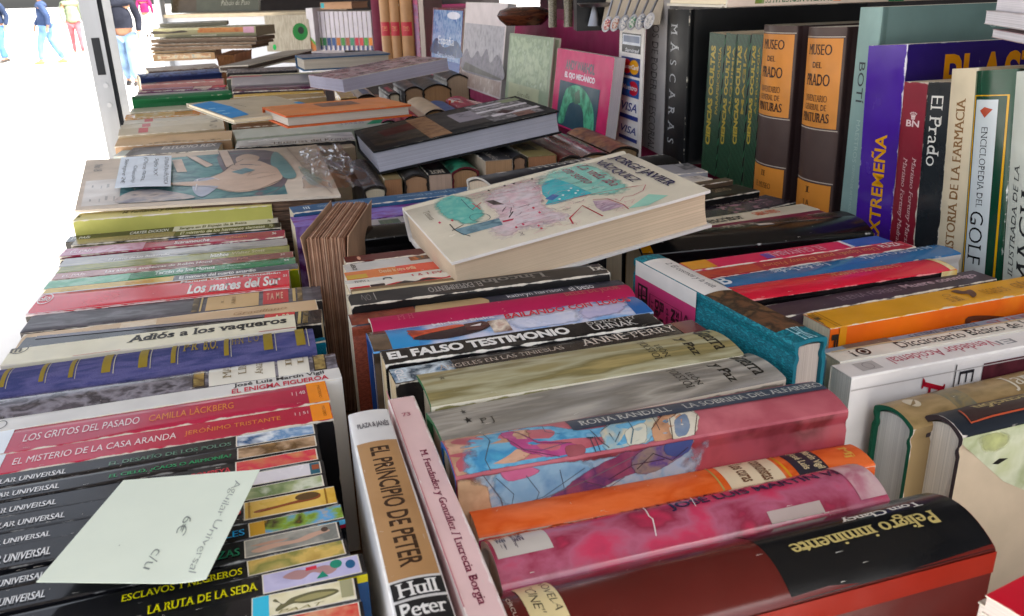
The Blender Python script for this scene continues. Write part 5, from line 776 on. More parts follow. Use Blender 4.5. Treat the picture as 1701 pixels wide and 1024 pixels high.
S('brown grey paperback farthest back in the far left row', (246, 119), (364, 111), (362, 105), Tf=0.04, group=GQ, col='#7a6458', spine=PIC(['#8a7468', '#b0a090', '#6a544c'], 50), fin='satin')
GY = 'magazines piled at the far end of the left row'
zz = 1.3; labs = ['row of little photographs along the edge of a booklet at the foot of the pile', 'tan booklet second from the bottom of the magazine pile', 'brown magazine third from the bottom of the pile', 'brown magazine in the middle of the pile', 'brown magazine under the colourful one in the pile', 'colourful magazine with an orange and pink cover on the pile', 'grey-green folder topmost on the magazine pile']
for i, (x0, x1, y0, th_, cl) in enumerate([(253, 356, 91, .018, '#a88a68'), (252, 358, 86, .006, '#b49a78'), (250, 418, 79, .0095, '#7a6450'), (251, 425, 74, .0065, '#8a725c'), (250, 426, 66, .0105, '#74604e'), (253, 424, 48, .0245, '#a8a07c'), (265, 376, 40, .0105, '#8a8676')]):
    zz += th_
    LIE(labs[i], (x0, y0), (x1, y0-4), (x0+8, y0-5.5), (zz, zz, zz), th_-.0006, sp='near', group=GY, name='magazine', cat='magazine', Wd=.12, col=cl, fin='satin', pages=['#c8b494', '#c4a884', '#8a745c', '#9a8268', '#846e58', '#b0a48a', '#9a9684'][i], dec=[('R', 253, 430, 0, .3, '#8f8a70'), ('G', [(254, .4), (300, .5), (312, .62), (300, .75), (280, .62), (254, .72)], '#4a4238'), ('P', 328, 404, .45, .95, ['#b06a3c', '#c08450', '#a85a34']), ('R', 404, 422, .35, .98, '#d8a8bc'), ('R', 318, 360, .12, .22, '#d8d0b8'), ('P', 254, 330, .75, 1, ['#b8b088', '#c8c49c', '#a8a070'])] if i == 5 else [('P', 262, 350, .3, .8, ['#c8b494', '#a8785a', '#d8c8a8', '#8aa0a8', '#b8947a'])] if i == 0 else ())

# ------------------------------------------------------------------ far middle row
GO = 'books standing spine up in the far middle row'
CHAIN(1.18, 1.4)
S('cream paperback end showing between the big print and the black volume', (500, 252), (590, 244), (588, 236), z=1.205, L=.2, group=GO, col='#b8ac98', fin='satin')
S('white and black glossy paperback behind the art print', (398, 245), (590, 232), (585, 219), z=1.212, L=.2, group=GO, col='#26282c', spine=PIC(['#c8c8c8', '#dcdcdc', '#b4b4b8'], 20, (1, 1, 1), 'gloss'), fin='gloss', dec=[('T', 'Historias del Kronen', 455, 585, .08, .35, '#5a5a5e', 'sans'), ('R', 398, 600, 0, .04, '#303236')])
S('pale sage paperback with violet letters and a green right tip', (388, 231), (648, 208), (642, 196), L=.28, Tf=0.045, group=GO, col='#b0b8a8', spine=PIC(['#c0c8bc', '#ccd0c8', '#b0b8aa'], 14, (1, 1, 1), 'satin'), fin='satin', dec=[('T', 'Morirás', 565, 603, .5, .9, '#8f84a0', 'serif'), ('G', [(608, .3), (625, .95), (650, .95), (650, .3)], '#2f9a72')])
S('brown browned-spine paperback under the orange book', (386, 213), (560, 200), (555, 195), Tf=0.045, group=GO, col='#7a5a42', fin='matte')
S('second tan paperback just behind the beige volume with the blue label', (388, 172), (542, 160), (540, 152), group=GO, Tf=.04, col='#a8906c', fin='matte')
S('long yellow paperback in the far middle row', (388, 162), (538, 153), (536, 148), Tf=0.045, group=GO, col='#c99a34', spine='#d8b050', fin='satin')
S('maroon paperback with dark blotches in the far middle row', (386, 153), (536, 147), (535, 137), Tf=0.045, group=GO, col='#2c1c2c', spine='#5c2440', fin='gloss', r=.05, dec=[('P', 386, 500, 0, .5, ['#2a1c2a', '#5c2440', '#3a2834', '#6a3a34']), ('R', 390, 535, .72, .82, '#b8a4b0')])
S('rounded grey hardback with a paler end in the far middle row', (384, 142), (552, 134), (548, 121), Tf=0.045, group=GO, kind='hb', r=.15, col='#8a8486', spine='#a09a9c', fin='satin', dec=[('R', 370, 386, 0, 1, '#c4bcac')])
S('thin cream paperback with a red and a dark green stretch', (376, 131), (550, 124), (548, 117), Tf=0.045, group=GO, col='#3a4034', fin='satin', dec=[('R', 376, 560, .6, 1, '#dcd4bc'), ('R', 376, 434, 0, .6, '#b03444')])
S('black and white patterned hardback farthest in the far middle row', (376, 121), (494, 116), (492, 109), Tf=0.045, group=GO, kind='hb', r=.06, col='#1c181c', spine=PIC(['#3a3438', '#8a8280', '#4c4648', '#a49c98'], 80, (3, 1, 1)), fin='satin')

LIE('beige volume with a torn bright blue label, lying flat by the orange book', (386, 199), (548, 182), (376, 166), (1.292, 1.292, 1.292), .006, group=GF, kind='hb', r=.1, col='#b8aa92', fin='matte', wear=('#dcd4c4', .3), dec=[('FK', [(.0, .12), (.26, .02), (.3, .4), (.24, .86), (.02, .94), (.03, .5)], '#2f86c4'), ('FR', .93, 1, .5, .75, '#3a90c8'), ('FL', [(.38, .3), (.41, .5)], '#6a6054', .0012), ('FR', .05, .12, .4, .44, '#8ac0dc'), ('FR', .05, .14, .56, .6, '#8ac0dc'), ('FR', .05, .12, .7, .74, '#8ac0dc')])
# ------------------------------------------------------------------ books standing upright along the back
GV = 'books standing upright along the back of the stall'
Q0, Q1 = P(1255, 325, 1.18), P(1600, 475, 1.18); RD = nrm(Q0-Q1); LEFT = nrm(np.cross(UPZ, RD))
def V(label, xf, xn, top, Wd, gap=0, push=0., **k):
    base0 = Q0-LEFT*push
    p = base0+RD*on(base0, RD, mcol(xn)); f_ = base0+RD*on(base0, RD, mcol(xf)); T = max((f_-p)@RD, .006)
    mc_, mr_ = mcol(top[0]), mrow(top[1]); A_ = np.array([[UPZ@mc_, RD@mc_], [UPZ@mr_, RD@mr_]]); h, m_ = np.linalg.solve(A_, [-((p-CAMP)@mc_), -((p-CAMP)@mr_)])
    X = nrm(UPZ*h+RD*m_); L = math.hypot(h, m_); Y = np.cross(LEFT, X); c = abs(X[2])
    return make_book(p, X, Y, LEFT, L, T*c, Wd, label, axis='y', group=k.pop('group', GV), **k)
GD = '#d08a46'
for x0, x1, tp, num, sub, lab in ((1251, 1301, (1325, 43), 'II', ('EL MUSEO',), 'left of the two brown and orange volumes, numbered II'), (1321, 1378, (1407, 45), 'I', ('LA', 'COLECCIÓN'), 'right of the two brown and orange volumes, numbered I')):
    k0, k1 = (0, 0) if num == 'II' else (4, 40)
    y = (lambda a: a) if num == 'II' else (lambda a: a*1.09+2)
    V(lab, x0, x1, tp, .2, kind='hb', r=.12, col='#3a2c2c', spine='#4c3c38', fin='satin', wear=('#6a5c58', .06), group='pair of art museum volumes', dec=[
      ('R', y(57), y(192), .03, .97, GD), ('R', y(54), y(55.5), 0, 1, '#b8aca0'), ('R', y(194), y(195.5), 0, 1, '#b8aca0'), ('R', y(272), y(273.5), 0, 1, '#b8aca0'), ('R', y(276), y(330), .03, .97, GD),
      ('T', 'MUSEO', y(66), y(82), .2, .8, '#3a2418', 'serifbold', -90), ('T', 'DEL', y(93), y(102), .38, .62, '#3a2418', 'serifbold', -90), ('T', 'PRADO', y(111), y(129), .2, .8, '#3a2418', 'serifbold', -90), ('T', 'INVENTARIO', y(143), y(153), .22, .78, '#4a3020', 'serif', -90), ('T', 'GENERAL DE', y(157), y(166), .22, .78, '#4a3020', 'serif', -90), ('T', 'PINTURAS', y(170), y(184), .16, .84, '#3a2418', 'serifbold', -90),
      ('T', num, y(282), y(291), .44, .56, '#4a3020', 'serif', -90), ('T', sub[0], y(302), y(311), .28 if len(sub) == 1 else .42, .72 if len(sub) == 1 else .6, '#4a3020', 'serif', -90)] + ([('T', sub[1], y(316), y(326), .24, .78, '#4a3020', 'serif', -90)] if len(sub) > 1 else []))
V('grey-green hardback with a tall plain cover behind the purple one', 1392, 1424, (1466, 12), .26, kind='hb', r=.05, col='#5c7270', spine='#86a09c', fin='satin', wear=('#a8b8b4', .05), dec=[('T', 'BOTÍ', 104, 172, .34, .72, '#2c3438', 'sans', 180), ('T', 'MAESTROS', 200, 270, .38, .56, '#a4bab4', 'sans', 180), ('T', 'CENTRO DE ARTE MODERNO', 275, 370, .4, .52, '#a4bab4', 'sans', 180), ('FT', '♁', .9, .95, .5, .54, '#8aa09c', 'sans', -90)])
V('purple jacketed upright book with yellow capitals', 1418, 1476, (1507, 74), .24, push=-.012, col='#23145c', spine='#44208e', fin='gloss', wear=('#e4e0ec', .16), dec=[('T', 'PLÁSTICA', 412, 540, .3, .66, '#d89a2c', 'bold', 0), ('T', 'EXTREMEÑA', 223, 400, .3, .68, '#d89a2c', 'bold', 0), ('FT', 'PLASTICA', .72, .95, .18, .95, '#c8892c', 'bold', -90)])
V('dark red upright paperback with a crowned white monogram', 1474, 1513, (1545, 138), .17, push=-.016, col='#5c1420', spine='#7a1c2c', fin='satin', dec=[('T', 'BN', 200, 211, .25, .75, '#d8c4c4', 'bold', -90), ('T', '♛', 186, 199, .36, .64, '#d8c4c4', 'sans', -90), ('T', 'Mariano Fortuny Marsal', 262, 412, .22, .42, '#d0b0b0', 'serifital', 180), ('T', 'Mariano Fortuny Madrazo', 262, 412, .56, .76, '#d0b0b0', 'serifital', 180)])
V('black upright paperback with large white letters between dark red and cream', 1514, 1552, (1583, 137), .17, push=-.016, col='#121316', spine='#1f2428', fin='gloss', dec=[('T', 'El Prado', 160, 276, .3, .78, '#dcdad4', 'serif', 180)])
V('cream upright hardback about FARMACIA lettered in brown', 1553, 1594, (1627, 113), .19, push=-.016, kind='hb', r=.06, col='#bcae94', spine='#cbbfa6', fin='matte', dec=[('T', 'HISTORIA DE LA FARMACIA', 164, 428, .32, .64, '#7d5c3a', 'serifbold', 0)])
V('dark green upright hardback about GOLF with a white gold-framed panel', 1594, 1658, (1692, 114), .22, push=-.016, kind='hb', r=.1, col='#0c2a1e', spine='#14402e', fin='gloss', wear=('#e4e8e4', .16), dec=[('R', 158, 600, .1, .93, '#c89a34'), ('R', 160, 600, .14, .89, '#12382a'), ('R', 166, 600, .3, .86, '#c8d0d2'), ('T', 'ENCICLOPEDIA DEL', 212, 345, .48, .64, '#2a2c2e', 'serif', 180), ('T', 'GOLF', 352, 438, .42, .78, '#1c1e20', 'serif', 180), ('G', [(182, .4), (178, .6), (184, .72), (196, .58)], '#a84a34')])
V('white upright hardback about MAGIA, last on the right', 1661, 1740, (1775, 112), .22, push=-.016, kind='hb', r=.08, col='#b8bcb2', spine='#c6cbc1', fin='satin', dec=[('T', 'ILUSTRADA DE LA', 275, 460, .72, .84, '#26282a', 'serifital', 0), ('T', 'MAGIA', 300, 480, .3, .64, '#1c1e20', 'serif', 0)])
V('black hardback MÁSCARAS with white spaced capitals', 1101, 1135, (1146, 16), .3, push=-.004, kind='hb', r=.04, col='#141517', fin='satin', dec=[('T', 'M  Á  S  C  A  R  A  S', 40, 238, .34, .72, '#b4b6b8', 'serif', 180)])
V('grey upright volume with masonry on its cover, next to the card strip', 1066, 1100, (1114, -28), .26, push=-.004, col=PIC(['#7f7b7a', '#94908e', '#6c6867', '#a29e9c'], 40, (3, 1, 1)), spine=PIC(['#8f8b8a', '#9d9998', '#848080'], 15), fin='satin', dec=[('T', 'ESPACIOS DE PODER EL ESCORIAL', -14, 256, .4, .7, '#3a3838', 'serif', 180)])
sm = bpy.data.materials.new('green_stripes'); sm.use_nodes = True; t = sm.node_tree; b_ = t.nodes['Principled BSDF']; co = t.nodes.new('ShaderNodeTexCoord'); mp = t.nodes.new('ShaderNodeMapping'); mp.inputs['Rotation'].default_value = (0, 0, .16); wv_ = t.nodes.new('ShaderNodeTexWave'); wv_.wave_type = 'BANDS'; wv_.bands_direction = 'Y'; wv_.inputs['Scale'].default_value = 85; wv_.inputs['Distortion'].default_value = 1.2; wv_.inputs['Detail Scale'].default_value = .3
rp = t.nodes.new('ShaderNodeValToRGB'); rp.color_ramp.elements[0].position = .6; rp.color_ramp.elements[0].color = lin('#0a0d0a')+(1,); rp.color_ramp.elements[1].position = .74; rp.color_ramp.elements[1].color = lin('#3c6a4c')+(1,)
t.links.new(co.outputs['Object'], mp.inputs[0]); t.links.new(mp.outputs[0], wv_.inputs['Vector']); t.links.new(wv_.outputs['Fac'], rp.inputs[0]); t.links.new(rp.outputs[0], b_.inputs['Base Color']); b_.inputs['Roughness'].default_value = .4
for xf, xn, tx, ex, lb in ((1164, 1188, 1205, 'PARAPSICOLOGÍA', 'leftmost'), (1189, 1208, 1227, 'ALQUIMIA', 'second from the left'), (1209, 1231, 1247, 'MAGIA', 'third from the left'), (1232, 1250, 1268, 'ASTROLOGÍA', 'rightmost')):
    V(f'green and black striped volume with gold capitals, {lb} of the four', xf, xn, (tx, 58), .16, push=.004, col=sm, spine=sm, fin='satin', group='four striped volumes of one title', dec=[('T', 'CIENCIAS OCULTAS', 76, 240, .52, .82, '#b09a48', 'black', 0), ('T', ex, 78, 190, .16, .36, '#a08c40', 'bold', 0)])
# flat on top of the upright books
o_ = at_depth(1207, 13, .98); Xh = nrm(np.array([math.cos(math.radians(12)), math.sin(math.radians(12)), 0])); Zh = np.cross(Xh, UPZ)
make_book(o_, Xh, UPZ, Zh, .4, .03, .17, 'cream hardback with green upside-down letters lying on the upright books', group=GF, kind='hb', r=.08, col='#cfc0b4', fin='satin', dec=[('T', 'PLANTAS MEDICINALES', 1272, 1384, .12, .42, '#2f5c3a', 'serif', 180), ('R', 1478, 1504, 0, .5, '#1f6a44'), ('P', 1255, 1270, .1, .5, ['#cfc0b4', '#5c7a3c', '#a84a3c']), ('P', 1386, 1398, .1, .6, ['#cfc0b4', '#d8702c', '#5c7a3c']), ('P', 1508, 1530, .1, .6, ['#cfc0b4', '#8a8a3c', '#c8b8a8'])])
for i, (y0, cl, lab) in enumerate(((78, '#b89aa0', 'white booklet with a pinkish cover lowest in the pile at the right edge'), (52, '#c8c0c4', 'thicker white booklet in the pile at the right edge'), (36, '#d4d4dc', 'white card topmost in the pile at the right edge'))):
    o2 = at_depth((1722, 1708, 1728)[i], y0, .66); Xb = nrm(np.array([math.cos(math.radians(-14)), math.sin(math.radians(-14)), 0])); Zb = np.cross(Xb, UPZ)
    make_book(o2, Xb, UPZ, Zb, .17, (.007, .011, .016)[i], .12, lab, group='white booklets piled on the upright books at the right', col=cl, fin='satin', pages='#dcd8dc', name='booklet', cat='booklet')

# upright books whose covers face us
def STAND(label, bl, br, tl, zb, T, **k):
    a, b = P(*bl, zb), P(*br, zb); Rr = nrm(b-a); w = np.linalg.norm(b-a); mc_, mr_ = mcol(tl[0]), mrow(tl[1]); back = nrm(np.cross(UPZ, Rr))
    X = nrm(UPZ+back*k.pop('lean', .12)); X = nrm(X-Rr*(X@Rr))
    h = on(a, X, mr_); return make_book(a, X, np.cross(-Rr, X), -Rr, h, T, w, label, axis='y', group=k.pop('group', 'books propped with their covers facing the shopper'), **k)
STAND('magenta book with a green figure on its cover, propped against the maroon riser', (914, 203), (1004, 240), (903, 80), 1.19, .02, col='#cc1466', fin='satin', pages='#d8d0d4', dec=[
  ('FT', 'ANDY WARHOL', .75, .88, .2, .72, '#5c5864', 'black', -90), ('FT', 'EL OJO MECÁNICO', .63, .74, .2, .74, '#f0e4ec', 'black', -90), ('FR', .02, .6, .12, .84, '#1f4a5c'), ('FG', [(.06, .16), (.3, .2), (.5, .26), (.58, .42), (.54, .6), (.36, .76), (.06, .8), (.06, .66), (.28, .6), (.36, .5), (.34, .36), (.22, .3), (.06, .26)], PIC(['#4fae86', '#62c098', '#3f9070', '#2f6a54'], 60)), ('FG', [(.48, .42), (.54, .5), (.38, .54), (.34, .44)], '#3a6a54')])
STAND('pale green book with a misty garden cover, left of the magenta book', (838, 168), (908, 192), (830, 55), 1.2, .016, kind='hb', r=.05, col='#94a48a', fin='satin', pages='#a8b098', dec=[('FP', .3, .96, .05, .95, ['#9aac8c', '#aebc9e', '#8a9c80', '#b8c4ac']), ('FR', .04, .3, .08, .8, '#b4ba9a'), ('FT', 'Sorolla', .14, .2, .3, .6, '#6a7058', 'serifital', -90)])
STAND('catalogue with a grey photograph of jagged mountains on its white cover', (765, 142), (831, 166), (758, 4), 1.2, .022, col='#cfc4c4', fin='satin', pages='#b8b4b4', dec=[('FP', .2, .76, .02, .98, ['#7c7880', '#9a969c', '#aeaab0', '#8a868e']), ('FG', [(.2, .02), (.46, .1), (.36, .25), (.46, .4), (.4, .5), (.5, .62), (.36, .72), (.46, .86), (.38, .98), (.2, .98)], PIC(['#5c5864', '#7d7884', '#4a4652'], 60)), ('FG', [(.2, .02), (.3, .1), (.26, .5), (.22, .98), (.2, .98)], '#4a4644'), ('FP', .02, .18, .02, .98, ['#c8b8b0', '#b09a90', '#d4c8c2'])])
STAND('blue book with white lettering over mountains on its cover', (714, 118), (764, 132), (708, 13), 1.2, .016, kind='hb', r=.05, col='#5a1a34', fin='gloss', dec=[('FP', .02, .97, .04, .97, ['#34548c', '#5a7aa8', '#8fa4c4', '#4464a0']), ('FG', [(.44, .04), (.54, .2), (.42, .4), (.44, .6), (.54, .8), (.44, .97), (.3, .97), (.3, .04)], '#34486c'), ('FR', .04, .22, .04, .97, '#24488c'), ('FT', 'España', .42, .58, .25, .76, '#dce0e8', 'serif', -90), ('FT', 'Patria de todos', .26, .33, .25, .8, '#c4cce0', 'sans', -90), ('FE', .84, .95, .5, .9, '#dcdce8')])
STAND('grey patterned notebook with a green roundel on its cover', (444, 86), (517, 86), (435, 26), 1.22, .02, lean=.05, col=PIC(['#948c7c', '#a49c8c', '#8a8272', '#b0a898'], 20, (1, 1, 6)), fin='matte', dec=[('FE', .3, .78, .62, .96, '#14642c'), ('FE', .48, .68, .74, .88, '#0c1c10'), ('FE', .04, .2, .14, .22, '#2a9a50')])
# spines facing us at the far end
def FACE(label, xl, xr, yb, yt, zb, Wd, **k):
    a, b = P(xl, yb, zb), P(xr, yb, zb); Rr = nrm(b-a); w = np.linalg.norm(b-a); h = on(b, UPZ, mrow(yt)); Z = np.cross(Rr, UPZ)
    return make_book(b, UPZ, -Rr, Z, h, w, Wd, label, axis='y', **k)
for i, (xl, xr) in enumerate(((637, 653), (653, 669), (670, 690))):
    FACE(f'tan leather volume with a red title label, {["left", "middle", "right"][i]} of three at the far end', xl, xr, 104, -14, 1.215, .16, group='tan leather volumes with red labels', kind='hb', r=.2, col='#8a6244', spine='#a47c58', fin='satin', dec=[('R', 37, 60, .06, .94, '#a82434'), ('T', 'TOMO', 44, 52, .25, .75, '#c88a60', 'serif', -90)])
FACE('narrow maroon volume left of the tan leather ones', 623, 637, 96, -10, 1.215, .16, group='upright books at the far end', kind='hb', r=.1, col='#4a1428', spine='#641a34', fin='matte')
FACE('slim pink and mauve book right of the tan leather volumes', 692, 700, 106, -14, 1.21, .16, group='upright books at the far end', col='#8f3c5c', fin='gloss', dec=[('P', 0, 100, 0, 1, ['#a84a6c', '#8f6a94', '#c85a7c'])])
FACE('slim off-white book beside the blue mountain book', 701, 709, 108, -14, 1.21, .16, group='upright books at the far end', col='#b8aca4', fin='satin')
cs_ = ['#4a7a3a', '#2a6a44', '#1f3a6a', '#2c4a7a', '#a8642c', '#3f7a3a', '#8a4a34', '#3a7a5c', '#a8243a', '#b83a3c', '#4f8a3c', '#c8782c']; ordn = ['first', 'second', 'third', 'fourth', 'fifth', 'sixth', 'seventh', 'eighth', 'ninth', 'tenth', 'eleventh', 'twelfth']
for i in range(12):
    x = 530+i*7.6
    FACE(f'{ordn[i]} slim white volume from the left in the far boxed set', x, x+6.8, 84, 19, 1.222, .15, group='slim white volumes of a boxed set', col='#a49ca4', spine='#c0bac2', fin='satin', dec=[('R', 63, 76, .05, .95, cs_[i]), ('R', 76, 84, .05, .5, '#2c3a6a')])
mb = MB(); a = P(515, 85, 1.222); b = P(526, 85, 1.222); Rr = nrm(b-a); h = on(a, UPZ, mrow(14)); bk = nrm(np.cross(UPZ, Rr)); w = np.linalg.norm(b-a)
mb.add([a+Rr*(0 if i in (0, 3) else w)+bk*(0 if j < 4 else .16)+UPZ*(h if i > 1 else 0) for j in (0, 4) for i in range(4)], [(0, 1, 2, 3), (7, 6, 5, 4), (4, 5, 1, 0), (3, 2, 6, 7), (4, 0, 3, 7), (1, 5, 6, 2)], mat('#c4c0c4', 'satin'))
mb.add([a+Rr*(w*p)-bk*.0006+UPZ*(h*q) for p, q in ((0, 0), (1, 0), (1, .12), (.1, .3))], [(0, 1, 2, 3)], mat('#a8642c', 'satin')); mb.add([a+Rr*(w*p)-bk*.0009+UPZ*(h*q) for p, q in ((.1, .3), (1, .12), (1, .2), (.15, .36))], [(0, 1, 2, 3)], mat('#4a8a3a', 'satin'))
tag(mb.obj('slipcase_side', smooth=False), 'white slipcase with a green and orange corner left of the slim volumes', 'slipcase')
zt = (a+UPZ*h)[2]
ob_ = at_depth(533, 16, a[1]-.004); make_book(ob_, Rr, UPZ, -bk, np.linalg.norm(P(619, 17, 1.2)-P(533, 17, 1.2))*.0+.155, .028, .13, 'thick browned volume lying across the top of the boxed set', group=GF, kind='hb', col='#8a6a50', spine='#a88468', fin='matte', pages='#a88468', inner='#7a5c46', dec=[('R', 0.02j, 0.13j, .2, .9, '#4aa0a8')])
for i, (xl, xr, cl) in enumerate(((432, 446, '#8a8a88'), (450, 468, '#6a6a60'), (470, 484, '#7a94a8'), (486, 498, '#3a5a7c'), (500, 512, '#a8a09a'), (514, 526, '#6a1c24'))):
    FACE(f'{["pale grey", "grey-green", "light blue", "deep blue", "off-white", "dark red"][i]} volume in the short row on the shelf behind the patterned notebook', xl, xr, 24, -20, 1.322, .14, group='volumes on the shelf at the far end', kind='hb', r=.1, col=cl, fin='satin')
# ------------------------------------------------------------------ setting
def struct(o): o['kind'] = 'structure'; return o
mb = MB(); mb.add([(-150, -60, 0), (150, -60, 0), (150, 240, 0), (-150, 240, 0)], [(0, 1, 2, 3)], mat('#e2ded8', 'matte', var=.1, scale=1.5)); struct(mb.obj('ground'))
EX = np.array([math.cos(TH0), math.sin(TH0), 0]); EY = np.array([-EX[1], EX[0], 0])
def loc(a, b, z): return EX*a+EY*b+np.array([0, 0, z])
def obox(mb, a0, a1, b0, b1, z0, z1, mt):
    c = [loc(a, b, z) for z in (z0, z1) for a, b in ((a0, b0), (a1, b0), (a1, b1), (a0, b1))]
    mb.add(c, [(0, 3, 2, 1), (4, 5, 6, 7), (0, 1, 5, 4), (1, 2, 6, 5), (2, 3, 7, 6), (3, 0, 4, 7)], mt)
# stall table under the books
tb = empty('stall_table', 'long wooden stall table under all the rows of books', 'table', mw=Matrix.Translation(Vector(loc(.1, 1.4, 0))))
def child(mb, name, par):
    o = mb.obj(name); o.parent = par; o.matrix_parent_inverse = par.matrix_world.inverted(); return o
mb = MB(); obox(mb, -.29, .95, .1, 3.5, 1.035, 1.064, mat('#6a4a34', 'matte')); child(mb, 'tabletop', tb)
for a in (-.15, .88):
    for b in (.2, 3.35):
        mb = MB(); obox(mb, a, a+.05, b, b+.05, 0, 1.034, mat('#5a3f2c', 'matte')); child(mb, 'leg', tb)
# overhead cover out of view, shaped for shade and reflections, and the back wall
mb = MB(); obox(mb, -.62, 1.7, -.5, 4.6, 2.42, 2.46, mat('#7a726a', 'matte')); struct(mb.obj('shade_roof'))
mb = MB(); obox(mb, 1.25, 1.28, -1.2, 4.0, 0, 2.41, mat('#2c2828', 'matte')); struct(mb.obj('wall'))
mb = MB(); obox(mb, -.36, 1.28, 4.85, 4.88, 0, 2.41, mat('#2c2828', 'matte')); struct(mb.obj('wall'))  # dark end wall, added to keep bright sky out of the spine reflections
# maroon riser along the back
def rowpt(x, push=0.): b0 = Q0-LEFT*push; return b0+RD*on(b0, RD, mcol(x))
rp0 = rowpt(1096, .03); rp1 = rowpt(600, .03); hz = on(rowpt(1070, .03), UPZ, mrow(47)); d_ = -LEFT*.3
mb = MB(); c = [q+e+np.array([0, 0, s]) for s in (-.11, hz) for q, e in ((rp0, 0*d_), (rp0, d_), (rp1, d_), (rp1, 0*d_))]
mb.add(c, [(0, 3, 2, 1), (4, 5, 6, 7), (0, 1, 5, 4), (1, 2, 6, 5), (2, 3, 7, 6), (3, 0, 4, 7)], mat('#8c2450', 'matte', var=.12)); tag(mb.obj('display_riser', smooth=False), 'maroon cloth covered riser behind the propped books', 'riser')
ztop = rp0[2]+hz
# strip of payment card stickers leaning on the riser
def upright(xl, xr, yb, yt, push, dx=0):
    a, b = rowpt(xl, push), rowpt(xr, push); h = on(b, UPZ, mrow(yt)); h0 = on(b, UPZ, mrow(yb)); return [a+UPZ*h0, b+UPZ*h0, b+UPZ*h-LEFT*dx, a+UPZ*h-LEFT*dx]
st_ = sheet('card_payment_strip', 'tall white strip of credit card stickers on the maroon riser', 'sign', upright(1024, 1062, 262, 47, -.03, .003), .003, mat('#f2ece6', 'satin'), fin='satin', dec=[
  ('R', .12, .9, .8, .95, '#23262b'), ('P', 0, 0, 0, 0, '#fff'), ('R', .14, .88, .86, .94, '#e4e8f0'), ('R', .18, .84, .88, .93, '#7a86a0'), ('T', 'Servired', .26, .84, .805, .835, '#d8d8dc', 'boldital'),
  ('R', .12, .9, .62, .765, '#1f3f7c'), ('E', .16, .56, .635, .75, '#c8282c'), ('E', .46, .86, .635, .75, '#d89a2c'), ('T', 'MasterCard', .17, .85, .675, .71, '#e8e4e4', 'boldital'), ('R', .12, .9, .455, .6, '#2a5a9c'), ('E', .46, .86, .47, .585, '#b82438'), ('E', .16, .56, .47, .585, '#2f6ab4'), ('T', 'Maestro', .2, .82, .51, .55, '#e8e4e4', 'boldital'),
  ('R', .12, .9, .275, .435, '#f2f0ee'), ('T', 'VISA', .2, .84, .34, .41, '#2a3c84', 'boldital'), ('R', .12, .9, .275, .31, '#2a3c84'), ('R', .12, .9, .1, .25, '#f2f0ee'), ('T', 'VISA', .2, .84, .16, .22, '#2a3c84', 'boldital'), ('R', .12, .9, .1, .13, '#2a3c84')])
# trinkets on the riser
silver = mat('#8f8f94', 'metal', metallic=1, var=.2)
ec = ['#b8402c', '#a8603a', '#8f9096', '#2c7a4a', '#6a6a70', '#8a8a90']; lbs = ['red and blue', 'copper', 'plain silver', 'green', 'dark', 'grey']
for i in range(6):
    q = at_depth(1008+i*14, 34-i*1.2, 1.42+i*-.012); base = empty('souvenir_spoon', f'souvenir spoon with {"an" if lbs[i][0] in "aeiou" else "a"} {lbs[i]} emblem, hanging above the riser', 'spoon', 'souvenir spoons hanging above the riser', Matrix.Translation(Vector(q)))
    up_ = np.array([.02+.004*i, .02, .09]); mb = MB(); mb.tube([(0, 0, 0), tuple(up_*.5+np.array([.004, 0, 0])), tuple(up_)], [.0022, .0014, .0014], silver, 8); mb.obj('handle', base)
    mb = MB(); vs = [(.0075*math.cos(a)+.3*.011*math.sin(a), -.003-.0015*math.sin(2*a)*0, .012*math.sin(a)-.006) for a in [2*math.pi*j/18 for j in range(18)]]; mb.add(vs+[(x, y+.003, z) for x, y, z in vs], [tuple(range(18))[::-1], tuple(range(18, 36))]+[(j, (j+1) % 18, 18+(j+1) % 18, 18+j) for j in range(18)], silver); mb.obj('bowl', base)
    mb = MB(); vs = [(.0052*math.cos(a)+.3*.008*math.sin(a), -.0034, .0085*math.sin(a)-.006) for a in [2*math.pi*j/16 for j in range(16)]]; mb.add(vs, [tuple(range(16))[::-1]], PIC([ec[i], '#d8d4d0', ec[i], '#3a5a8a'], 300, (1, 1, 1), 'gloss')); mb.obj('emblem', base)
    # they hang on a card
q0, q1 = at_depth(1000, 34, 1.47), at_depth(1098, 28, 1.40)
sheet('spoon_card', 'pale card on which the souvenir spoons hang', 'card', [q0+np.array([0, .012, -.012]), q1+np.array([0, .012, -.012]), q1+np.array([.03, .06, .12]), q0+np.array([.03, .06, .12])], .002, mat('#b0a494', 'paper'))
for i, (x, w) in enumerate(((918, 13), (944, 14))):
    q = at_depth(x, 30, 1.72+.0*i); q[2] = ztop; r_ = w/F*1.75/2; mb = MB(); mb.tube([(0, 0, 0), (0, 0, .07)], r_, PIC(['#5c5648', '#8a8270', '#3a362c', '#a8a08a'], 400, (1, 1, 1), 'gloss'), 20); mb.tube([(0, 0, .0702), (0, 0, .085)], r_*1.05, mat('#2a2826', 'satin'), 20)
    o = mb.obj('glitter_shaker'); o.location = tuple(q); tag(o, ['speckled glass shaker on the riser, left of the pair', 'speckled glass shaker on the riser, right of the pair'][i], 'shaker', 'speckled shakers on the riser')
q = at_depth(870, 24, 1.86); q[2] = ztop; mb = MB(); prof_ = [(0, .0), (.03, .0), (.04, .01), (.045, .02), (.04, .03), (.026, .036), (0, .037)]; n = 28
